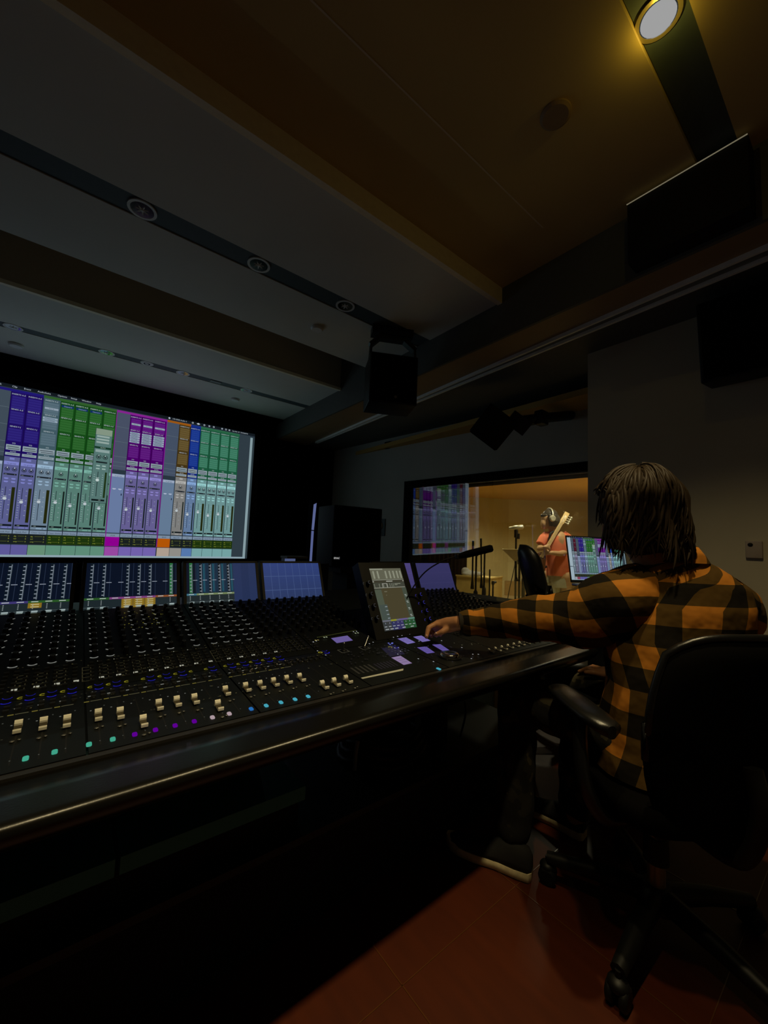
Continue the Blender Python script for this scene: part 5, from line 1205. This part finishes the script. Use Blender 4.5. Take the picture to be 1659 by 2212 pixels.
# ================================================================== SECOND CHAIR, LAPTOP
def office_chair(name, c0, az_, label, group, seat_z=0.47, pads=True, back=True, slim=False, stem=None):
    c0 = Vector(c0); f = Vector((math.sin(az_), math.cos(az_), 0)); r = Vector((math.cos(az_), -math.sin(az_), 0))
    def Lp(x, y, z): return c0 + r*x + f*y + Z*z
    BR = 0.305 if not slim else 0.215; SS = 1.0 if not slim else 0.74; BO = 0.0 if not slim else 0.09
    RM = Matrix((r, f, Z)).transposed(); t = thing(name, c0, label, 'office chair', group)
    mb = MB(); rings = []
    for z_, s_ in ((seat_z-0.08, 0.80), (seat_z-0.06, 0.96), (seat_z-0.025, 1.0), (seat_z+0.0, 0.95), (seat_z+0.006, 0.5)):
        rings.append([Lp(0.235*SS*s_*math.copysign(abs(math.cos(a))**0.5, math.cos(a)), 0.225*SS*s_*math.copysign(abs(math.sin(a))**0.5, math.sin(a)), z_) for a in [2*PI*k/32 for k in range(32)]])
    mb.loft(rings, True, True); part('seat', mb, M['mesh'] if not slim else M['leather'], t)
    if back:
        mb = MB(); W_, zb, zt, th = (0.222, 0.40, 0.915, 0.028) if not slim else (0.125, 0.62, 1.145, 0.042)
        front, rear = [], []
        nx, nz = 15, 12
        def bp(i, j, side):
            u_ = -1+2*i/(nx-1); v_ = j/(nz-1); ed = 1-max(abs(u_), abs(2*v_-1))**8*0.7
            wz = W_*(1-0.20*abs(2*v_-1)**3.0); x_ = u_*wz + (0.018 if not slim else 0); y_ = -0.245 + BO + 0.055*u_*u_ - 0.10*(v_-0.35)*(1.3 if slim else 0.35)
            zz = zb+(zt-zb)*v_ - 0.055*(abs(u_)**3.5)*(1 if v_ > 0.5 else -1)
            return Lp(x_, y_ + side*th*ed, zz)
        V = [bp(i, j, 1) for j in range(nz) for i in range(nx)]+[bp(i, j, -1) for j in range(nz) for i in range(nx)]; F = []
        N_ = nx*nz
        for j in range(nz-1):
            for i in range(nx-1):
                a = j*nx+i; F.append((a, a+1, a+nx+1, a+nx)); F.append((N_+a+nx, N_+a+nx+1, N_+a+1, N_+a))
        for i in range(nx-1): F.append((i+1, i, N_+i, N_+i+1)); a = (nz-1)*nx+i; F.append((a, a+1, N_+a+1, N_+a))
        for j in range(nz-1): a = j*nx; F.append((a, a+nx, N_+a+nx, N_+a)); a += nx-1; F.append((a+nx, a, N_+a, N_+a+nx))
        mb.add(V, F, True); part('backrest', mb, M['leather'] if slim else M['mesh'], t)
        if not slim:   # glossy rim around the back shell
            mb = MB(); pts = [bp(i, nz-1, -0.2)+Z*0.004 for i in range(nx)]
            pts = [bp(0, j, -0.2) for j in range(3, nz-1)] + pts + [bp(nx-1, j, -0.2) for j in range(nz-2, 2, -1)]
            mb.tube(pts, 0.010, 8); part('back_rim', mb, M['leather'], t)
        mb = MB(); mb.tube(curve([Lp(0, -0.05, seat_z-0.10), Lp(0, -0.24+BO, seat_z-0.09), Lp(0, -0.30+BO, seat_z+0.04), Lp(0, -0.285+BO, zb+0.22)]), 0.020, 8); part('back_support', mb, M['plastic'], t)
    if pads:
        for s_ in (-1, 1):
            mb = MB(); rings = []
            for y_, w__, xo, zo in ((-0.150, 0.012, 0.0, -0.010), (-0.140, 0.034, 0.0, -0.004), (-0.08, 0.046, 0.0, 0.0), (0.0, 0.047, -0.004, 0.004), (0.09, 0.045, -0.018, 0.002), (0.15, 0.038, -0.034, -0.006), (0.175, 0.012, -0.044, -0.014)):
                c_ = Lp(s_*(0.262+xo*1.0), y_, 0.655+zo); rings.append([c_ + r*w__*math.copysign(abs(math.cos(a))**0.7, math.cos(a)) + Z*0.017*math.copysign(abs(math.sin(a))**0.7, math.sin(a)) for a in [2*PI*k/16 for k in range(16)]])
            mb.loft(rings, True, True); ap = part('arm_pad', mb, M['leather'], t)
            mb = MB(); mb.tube(curve([Lp(s_*0.262, -0.02, 0.64), Lp(s_*0.285, -0.05, 0.56), Lp(s_*0.285, -0.08, 0.46), Lp(s_*0.22, -0.08, seat_z-0.09), Lp(s_*0.08, -0.04, seat_z-0.095)]), [0.020]*33, 8)
            part('arm_bracket', mb, M['leather'], t)
    mb = MB(); mb.rbox(Lp(0, 0, seat_z-0.10), (0.22, 0.26, 0.05), 0.012, RM); part('tilt_mechanism', mb, M['plastic'], t)
    mb = MB(); mb.cyl(Lp(0, 0, 0.10), Lp(0, 0, seat_z-0.11), 0.024, 0.024, 20); part('gas_stem', mb, stem or M['plastic'], t)
    mb = MB(); mb.cyl(Lp(0, 0, 0.20), Lp(0, 0, 0.27), 0.034, 0.032, 20); part('stem_cover', mb, M['plastic'], t)
    mb = MB(); mb.cyl(Lp(0, 0, 0.075), Lp(0, 0, 0.135), 0.05, 0.036, 20)
    angs = [math.radians(a) for a in ((-92, -20, 52, 124, 196) if not slim else (-60, 12, 84, 156, 228))]
    for a in angs:
        d_ = Vector((math.sin(a), math.cos(a), 0)); mb.tube([c0+d_*0.03+Z*0.105, c0+d_*0.16+Z*0.098, c0+d_*BR+Z*0.078], [0.032, 0.026, 0.019], 8)
    part('star_base', mb, M['plastic'], t)
    for a in angs:
        d_ = Vector((math.sin(a), math.cos(a), 0)); s2 = d_.cross(Z); mb = MB(); cc_ = c0+d_*BR+Z*0.028
        for q_ in (-1, 1): mb.tube([cc_+s2*0.006*q_, cc_+s2*0.010*q_, cc_+s2*0.022*q_, cc_+s2*0.026*q_], [0.020, 0.0275, 0.0275, 0.020], 16)
        mb.cyl(cc_+Z*0.01, cc_+Z*0.055, 0.008, 0.008, 8); mb.ell(cc_+Z*0.022, (0.026, 0.026, 0.018)); part('caster', mb, M['plastic'], t)
    return t
office_chair('office_chair', (2.352, 1.215, 0), math.radians(134), 'empty black chair with tall padded back standing before the window', None, pads=False, slim=True)
lt = thing('laptop', (2.0, 0.90, 0.945), 'open laptop showing the colourful mixer window, beside the person’s head', 'laptop')
l0 = at(1222, 1156, 1.90); l1 = at(1222, 1290, 1.885); hor = at(1300, 1158.5, 1.955) - l0; hor.z = 0; hor.normalize(); LW = 0.345; LH = 0.225
lu = Vector((0, 0, 1))*0.98 + Vector((-hor.y, hor.x, 0))*0.17; lu.normalize(); lnn = hor.cross(lu).normalized()
if lnn.dot(Vector((1, 0.5, 0))) > 0: lnn = -lnn
TL = l0; BL = TL - lu*LH
mb = MB(); ctr = BL + hor*LW/2 + lu*LH/2 - lnn*0.004; mb.rbox(ctr, (LW, 0.006, LH), 0.0028, Matrix((hor, -lnn, lu)).transposed()); part('lid', mb, M['black'], lt)
ui = UI(BL + hor*0.005 + lu*0.012, hor, lu, lnn, sx=(LW-0.010)/2.77, sy=(LH-0.017)/1.563, step=0.00012)
ui.O = ui.O + ui.X*1.06 - ui.Y*0.862 - lnn*0.0007; daw(ui); part('lit_screen', ui.mb, M['screen'], lt)
mb = MB(); bdir = (lnn - Z*lnn.z).normalized(); Rk = Matrix((hor, -bdir, Z)).transposed()
bc = BL + hor*LW/2 + bdir*0.12 - Z*0.008; mb.rbox(bc, (LW, 0.24, 0.013), 0.004, Rk); part('base', mb, M['alu'], lt)
mb = MB()
for i in range(12):
    for j in range(4): mb.box(bc+hor*(-0.143+0.026*i)+bdir*(-0.075+0.024*j)+Z*0.0075, (0.021, 0.019, 0.002), Rk)
part('keyboard', mb, M['black'], lt)
zt = bc.z-0.0070
ls = thing('laptop_cabinet', (bc.x, bc.y, 0), 'dark low equipment cabinet carrying the laptop', 'cabinet')
mb = MB(); mb.rbox((bc.x, bc.y, zt/2), (0.25, 0.15, zt), 0.006, Rk); part('carcass', mb, M['black'], ls)

# ================================================================== ENGINEER AND CHAIR
CH = (1.46, 0.46, 0)
office_chair('office_chair', CH, math.radians(30), 'black office chair with rounded armrests under the person in the checked shirt', None, stem=M['chair_stem'])
eng = thing('person', (1.46, 0.47, 0), 'person in orange and black checked shirt seated with back turned, reaching to the console', 'person')
def ax(deg):
    a = math.radians(deg); return Vector((math.cos(a), -math.sin(a), 0)), Vector((math.sin(a), math.cos(a), 0))
mb = MB()
HC = Vector((1.495, 0.515, 1.262)); ff = Vector((math.sin(math.radians(6)), math.cos(math.radians(6)), -0.38)).normalized()
limb(mb, [Vector((1.47, 0.43, 0.56)), Vector((1.49, 0.43, 0.72)), Vector((1.535, 0.42, 0.90)), Vector((1.555, 0.42, 0.98))], [0.11, 0.10, 0.105, 0.09])
limb(mb, [Vector((1.55, 0.43, 1.00)), Vector((1.525, 0.46, 1.09)), Vector((1.50, 0.50, 1.16)), HC], [0.075, 0.066, 0.062, 0.08])
mb.ell(HC+Vector((0, 0, 0.01)), (0.082, 0.088, 0.095)); mb.ell(HC+ff*0.035-Z*0.035, (0.066, 0.066, 0.085)); mb.ell(HC+ff*0.070-Z*0.085, (0.030, 0.03, 0.024))
mb.ell(HC+ff*0.108-Z*0.022, (0.014, 0.016, 0.024)); mb.ell(HC+ff*0.092-Z*0.062, (0.024, 0.018, 0.010))
er = ff.cross(Z).normalized()
for s_ in (-1, 1): mb.ell(HC+er*0.086*s_-Z*0.012, (0.014, 0.02, 0.030)); mb.ell(HC+ff*0.088+er*0.032*s_+Z*0.012, (0.014, 0.012, 0.010))
# reaching left arm and hand
W_ = at(990, 1346, 1.50)
arm = [Vector((1.43, 0.545, 0.985)), at(1290, 1318, 1.30), at(1212, 1332, 1.37), at(1100, 1338, 1.45), W_]
limb(mb, arm, [0.055, 0.055, 0.050, 0.040, 0.027])
K = [at(941, 1349, 1.545), at(942, 1348, 1.568), at(945, 1350, 1.59), at(950, 1353, 1.61)]
limb(mb, [W_, at(968, 1350, 1.535), at(948, 1353, 1.56)], [0.027, 0.030, 0.026])
for q_ in K: limb(mb, [at(972, 1350, 1.53), q_], [0.018, 0.0125])
def fing(pts, r=(0.0120, 0.0105, 0.0095, 0.0080)): limb(mb, pts, r[:len(pts)], 10)
fing([K[0], at(926, 1356, 1.535), at(923, 1366, 1.525), at(921, 1376, 1.515)])
fing([K[1], at(930, 1353, 1.575), at(927, 1364, 1.565), at(932, 1374, 1.555)])
fing([K[2], at(934, 1356, 1.605), at(934, 1367, 1.595), at(943, 1373, 1.575)])
fing([K[3], at(942, 1360, 1.63), at(944, 1369, 1.61), at(952, 1372, 1.59)], (0.0105, 0.0092, 0.0085, 0.0072))
fing([at(970, 1356, 1.51), at(955, 1365, 1.50), at(942, 1371, 1.505)], (0.0145, 0.0115, 0.0090))
# right arm resting in the lap
limb(mb, [Vector((1.71, 0.32, 0.985)), Vector((1.79, 0.40, 0.76)), Vector((1.70, 0.62, 0.66)), Vector((1.66, 0.69, 0.65))], [0.055, 0.045, 0.030, 0.026])
for k in range(4): s0_ = Vector((1.645+0.016*k, 0.70, 0.655)); limb(mb, [s0_, s0_+Vector((-0.01, 0.04, 0.004)), s0_+Vector((-0.015, 0.07, -0.015))], [0.0105, 0.0095, 0.008], 8)
limb(mb, [Vector((1.64, 0.68, 0.65)), Vector((1.615, 0.71, 0.655)), Vector((1.61, 0.735, 0.65))], [0.013, 0.011, 0.009], 8)
# legs
legs = {'l': [Vector((1.40, 0.50, 0.535)), Vector((1.435, 0.92, 0.55)), Vector((1.335, 0.865, 0.12)), Vector((1.315, 0.85, 0.07))],
        'r': [Vector((1.56, 0.41, 0.535)), Vector((1.675, 0.79, 0.555)), Vector((1.665, 0.80, 0.12)), Vector((1.66, 0.80, 0.07))]}
limb(mb, [Vector((1.47, 0.43, 0.56)), legs['l'][0]], [0.10, 0.08]); limb(mb, [Vector((1.47, 0.43, 0.56)), legs['r'][0]], [0.10, 0.08])
for k in legs: limb(mb, legs[k], [0.075, 0.055, 0.038, 0.038])
o = part('body', mb, M['skin'], eng); remesh(o, 0.0042, 4)
# nails on the reaching hand
mb = MB()
for p in (at(920.5, 1374, 1.507), at(930, 1373, 1.547), at(941, 1369, 1.497)): mb.ell(p+Vector((-0.002, -0.004, 0.003)), (0.0045, 0.0045, 0.0035))
part('fingernails', mb, mat('nail', (0.66, 0.42, 0.34), 0.3), eng)
# shirt with check laid out by arc length
PER = 0.128
def fold(p, n_, k=1.0):
    return n_*(0.010*noise.noise(p*9) + 0.006*noise.noise(Vector((p.x*26, p.y*26, p.z*8))))*k
def uvloft(mb, path, n=48, off=(0, 0), vdir=None, amp=1.0, per=PER):
    rings = []; uvs = []; s_ = 0; prev = None
    C0 = max(2*PI*math.sqrt((a*a+b*b)/2) for (_, _, _, a, b, _) in path)
    for (c_, ra, fa, a, b, p_) in path:
        if prev is not None: s_ += (c_-prev).length
        prev = c_; rr = []; uu = []
        Cc = 0.5*C0+0.5*2*PI*math.sqrt((a*a+b*b)/2)
        for k in range(n+1):
            t_ = 2*PI*k/n; cs, sn2 = math.cos(t_), math.sin(t_)
            v = ra*a*math.copysign(abs(cs)**p_, cs)+fa*b*math.copysign(abs(sn2)**p_, sn2); q_ = c_+v
            if k < n: rr.append(q_ + fold(q_, v.normalized(), amp))
            uu.append((k/n*Cc/per+off[0], s_/per+off[1]))
        rings.append(rr); uvs.append(uu)
    mb.loft(rings, False, True, True, uvs)
def interp(path, m=5):
    out = []
    for i in range(len(path)-1):
        A, B = path[i], path[i+1]
        for k in range(m):
            t_ = k/m; out.append((A[0].lerp(B[0], t_), A[1].lerp(B[1], t_).normalized(), A[2].lerp(B[2], t_).normalized(), A[3]*(1-t_)+B[3]*t_, A[4]*(1-t_)+B[4]*t_, A[5]*(1-t_)+B[5]*t_))
    out.append(path[-1]); return out
r30, f30 = ax(30); r40, f40 = ax(42)
tor = [(Vector((1.455, 0.43, 0.485)), r30, f30, 0.205, 0.150, 0.85), (Vector((1.465, 0.43, 0.58)), r30, f30, 0.190, 0.140, 0.85), (Vector((1.49, 0.43, 0.72)), r30, f30, 0.188, 0.130, 0.85),
       (Vector((1.525, 0.425, 0.86)), r40, f40, 0.205, 0.135, 0.8), (Vector((1.555, 0.42, 0.96)), r40, f40, 0.212, 0.128, 0.78), (Vector((1.565, 0.42, 1.02)), r40, f40, 0.195, 0.112, 0.78),
       (Vector((1.566, 0.42, 1.062)), r40, f40, 0.150, 0.092, 0.85), (Vector((1.562, 0.425, 1.092)), r40, f40, 0.100, 0.076, 0.95), (Vector((1.556, 0.432, 1.112)), r40, f40, 0.068, 0.064, 1)]
mb = MB(); uvloft(mb, interp(tor, 6), 72, (0.30, 0.1))
def slv(pts, rads, off, n=36, roll_=0.0):
    P_ = curve(pts, 7); m_ = len(P_); path = []; prev = None
    R_ = []
    for i in range(m_):
        x_ = i/(m_-1)*(len(rads)-1); j = min(int(x_), len(rads)-2); R_.append(rads[j]*(1-(x_-j))+rads[j+1]*(x_-j))
    for i in range(m_):
        t_ = (P_[min(i+1, m_-1)]-P_[max(i-1, 0)]).normalized(); a = Z - t_*t_.z; a.normalize(); b = t_.cross(a)
        path.append((P_[i], a, b, R_[i], R_[i]*0.95, 1.0))
    uvloft(mb, path, n, off, amp=1.15)
slv([Vector((1.47, 0.51, 0.965)), at(1335, 1302, 1.27), at(1272, 1331, 1.31), at(1215, 1335, 1.365), at(1160, 1334, 1.41), at(1100, 1336, 1.455), at(1040, 1343, 1.485), at(996, 1346, 1.497)], [0.118, 0.112, 0.100, 0.088, 0.083, 0.070, 0.052, 0.040], (0.1, 0.35))
slv([Vector((1.67, 0.34, 0.965)), Vector((1.735, 0.31, 0.93)), Vector((1.785, 0.35, 0.84)), Vector((1.80, 0.41, 0.76)), Vector((1.75, 0.53, 0.70)), Vector((1.695, 0.635, 0.665))], [0.100, 0.086, 0.070, 0.066, 0.056, 0.042], (0.2, 0.1))
part('shirt', mb, M['plaid'], eng, 'orange and black buffalo-check flannel shirt')
mb = MB(); uvloft(mb, [(Vector((1.548, 0.437, 1.128)), r40, f40, 0.062, 0.058, 1), (Vector((1.550, 0.435, 1.150)), r40, f40, 0.070, 0.064, 1), (Vector((1.554, 0.430, 1.118)), r40, f40, 0.088, 0.078, 1), (Vector((1.556, 0.428, 1.096)), r40, f40, 0.098, 0.086, 1)], 40, (0.2, 0.3), amp=0.3); part('collar', mb, M['plaid'], eng)
mb = MB(); c_ = at(996, 1346, 1.497); d_ = (at(1015, 1345, 1.493)-c_).normalized(); mb.tube([c_-d_*0.006, c_+d_*0.03, c_+d_*0.05], [0.042, 0.0425, 0.046], 24, False); part('cuff', mb, mat('dark_flannel', (0.02, 0.014, 0.008), 0.9), eng)
# trousers
mb = MB(); limb(mb, [Vector((1.47, 0.43, 0.545)), legs['l'][0]], [0.13, 0.115]); limb(mb, [Vector((1.47, 0.43, 0.545)), legs['r'][0]], [0.13, 0.115])
for k in legs: limb(mb, [legs[k][0], legs[k][0].lerp(legs[k][1], 0.5), legs[k][1], legs[k][1].lerp(legs[k][2], 0.5), legs[k][2]], [0.098, 0.088, 0.078, 0.070, 0.064])
o = part('trousers', mb, M['camo'], eng, 'dark camouflage trousers'); remesh(o, 0.009, 4)
for v in o.data.vertices:
    n_ = noise.noise(Vector(v.co)*16); v.co += v.normal*0.008*n_
# shoes
def shoe(heel, toe, nm='shoe'):
    heel = Vector(heel); toe = Vector(toe); d_ = (toe-heel).normalized(); s_ = d_.cross(Z); L_ = (toe-heel).length
    prof = [(0.0, 0.022), (0.03, 0.034), (0.15, 0.038), (0.40, 0.036), (0.62, 0.046), (0.80, 0.046), (0.93, 0.034), (1.0, 0.010)]
    so = MB(); rings = []
    for (z0, k_) in ((0.0, 0.92), (0.006, 1.06), (0.022, 1.10), (0.030, 1.02)):
        out = [heel+d_*L_*a+s_*w__*k_+Z*(z0+(0.010 if a > 0.93 else 0)) for a, w__ in prof]+[heel+d_*L_*a-s_*w__*k_+Z*(z0+(0.010 if a > 0.93 else 0)) for a, w__ in reversed(prof)]
        rings.append(out)
    so.loft(rings, True, True)
    up = MB(); rings = []
    for a, w__, h_ in ((0.0, 0.020, 0.075), (0.04, 0.034, 0.095), (0.18, 0.038, 0.105), (0.36, 0.036, 0.090), (0.55, 0.042, 0.068), (0.75, 0.045, 0.052), (0.92, 0.034, 0.042), (0.995, 0.010, 0.032)):
        rings.append([heel+d_*L_*a + s_*w__*math.cos(t_) + Z*(0.026+max(0, math.sin(t_))*(h_-0.026)) for t_ in [2*PI*k/20 for k in range(20)]])
    up.loft(rings, True, True); return so, up
for (h_, t__) in (((1.325, 0.785, 0.0), (1.205, 1.065, 0.0)), ((1.665, 0.765, 0.0), (1.64, 1.055, 0.0))):
    so, up = shoe(h_, t__); s0_ = part('shoe', up, M['shoe'], eng); part('sole', so, M['sole'], s0_, 'pale worn rubber sole')
# hair: a cap of locks flowing from the crown
mb = MB(); rnd = random.Random(21)
mb.ell(HC+Vector((0, 0, 0.028))-ff*0.012, (0.104, 0.110, 0.106), nu=28, nv=18); mb.ell(HC-ff*0.040-Z*0.035, (0.098, 0.090, 0.100), nu=24, nv=14); mb.ell(Vector((1.50, 0.49, 1.165)), (0.082, 0.080, 0.065), nu=24, nv=14)
ffh = Vector((ff.x, ff.y, 0)).normalized(); crown = HC + Vector((0, 0, 0.03)) - ff*0.012
def hp_(th, ph, k):
    k = k*(1+0.05*math.sin(3.1*ph+2.2*th)+0.03*math.sin(7*ph-3*th))
    d_ = Vector((math.sin(th)*math.cos(ph), math.sin(th)*math.sin(ph), math.cos(th)))
    R_ = Vector((0.118, 0.122, 0.118)); 
    if th > 1.55: d_ = Vector((math.cos(ph)*(1.0+0.05*math.sin(3*ph)), math.sin(ph), -(th-1.55)*1.25)); 
    return crown + Vector((d_.x*R_.x, d_.y*R_.y, d_.z*R_.z))*k
for i in range(950):
    ph = rnd.uniform(0, 2*PI); d_ = Vector((math.cos(ph), math.sin(ph), 0)); fr = d_.dot(ffh)
    th0 = rnd.uniform(0.05, 1.6); th1 = (rnd.uniform(2.35, 2.85) if fr < 0.35 else (rnd.uniform(1.85, 2.15) if fr < 0.7 else rnd.uniform(1.2, 1.4)))
    if th1-th0 < 0.45: th0 = th1-0.6
    k0 = rnd.uniform(0.93, 1.03); am = rnd.uniform(0.01, 0.05); fq = rnd.uniform(5.5, 9.0); of = rnd.uniform(0, 6); tw = rnd.uniform(0.08, 0.22); dr = rnd.uniform(-0.35, 0.35)
    pts = []; N_ = 15; flick = rnd.choice((-0.08, -0.02, 0.05))
    for j in range(N_):
        t_ = j/(N_-1); th = th0+(th1-th0)*t_; k_ = k0 + 0.045*t_ + am*math.sin(fq*t_+of)*min(1, t_*1.6)
        if t_ > 0.75: k_ += flick*(t_-0.75)*4
        pts.append(hp_(th, ph+dr*t_+tw*math.sin(fq*t_*0.9+of+1.5)*t_, k_))
    r_ = rnd.uniform(0.0024, 0.0052)
    mb.tube(pts, [r_*(0.45+0.9*math.sin(PI*min(1, (j/(N_-1))*0.8+0.15)))*(1 if j < N_-1 else 0.2) for j in range(N_)], 6)
part('hair', mb, M['hair'], eng, 'wavy brown hair reaching the collar')
# key clip on the belt
kc = at(1250, 1668, 1.22); t = thing('key_clip', kc, 'small shiny key clip hanging below the chair’s left armrest', 'key clip')
m_ = MB(); m_.tube(curve([kc+Vector((0.0, 0, 0.016)), kc+Vector((0.006, -0.008, 0.006)), kc+Vector((0.004, -0.006, -0.008)), kc+Vector((-0.004, 0.004, -0.004)), kc+Vector((-0.002, 0.004, 0.010)), kc+Vector((0, 0, 0.016))]), 0.0018, 6); part('ring', m_, M['brass'], t)
m_ = MB(); m_.rbox(kc+Vector((0.006, -0.010, -0.016)), (0.009, 0.003, 0.018), 0.001); part('key', m_, M['brass'], t)
m_ = MB(); m_.tube([kc+Vector((0, 0, 0.016)), kc+Vector((0.02, 0.03, 0.10))], 0.0022, 6); part('strap', m_, M['shoe'], t)
for o in scene.objects:
    if o.type == 'MESH' and o.name.startswith('t.'): bpy.data.objects.remove(o)
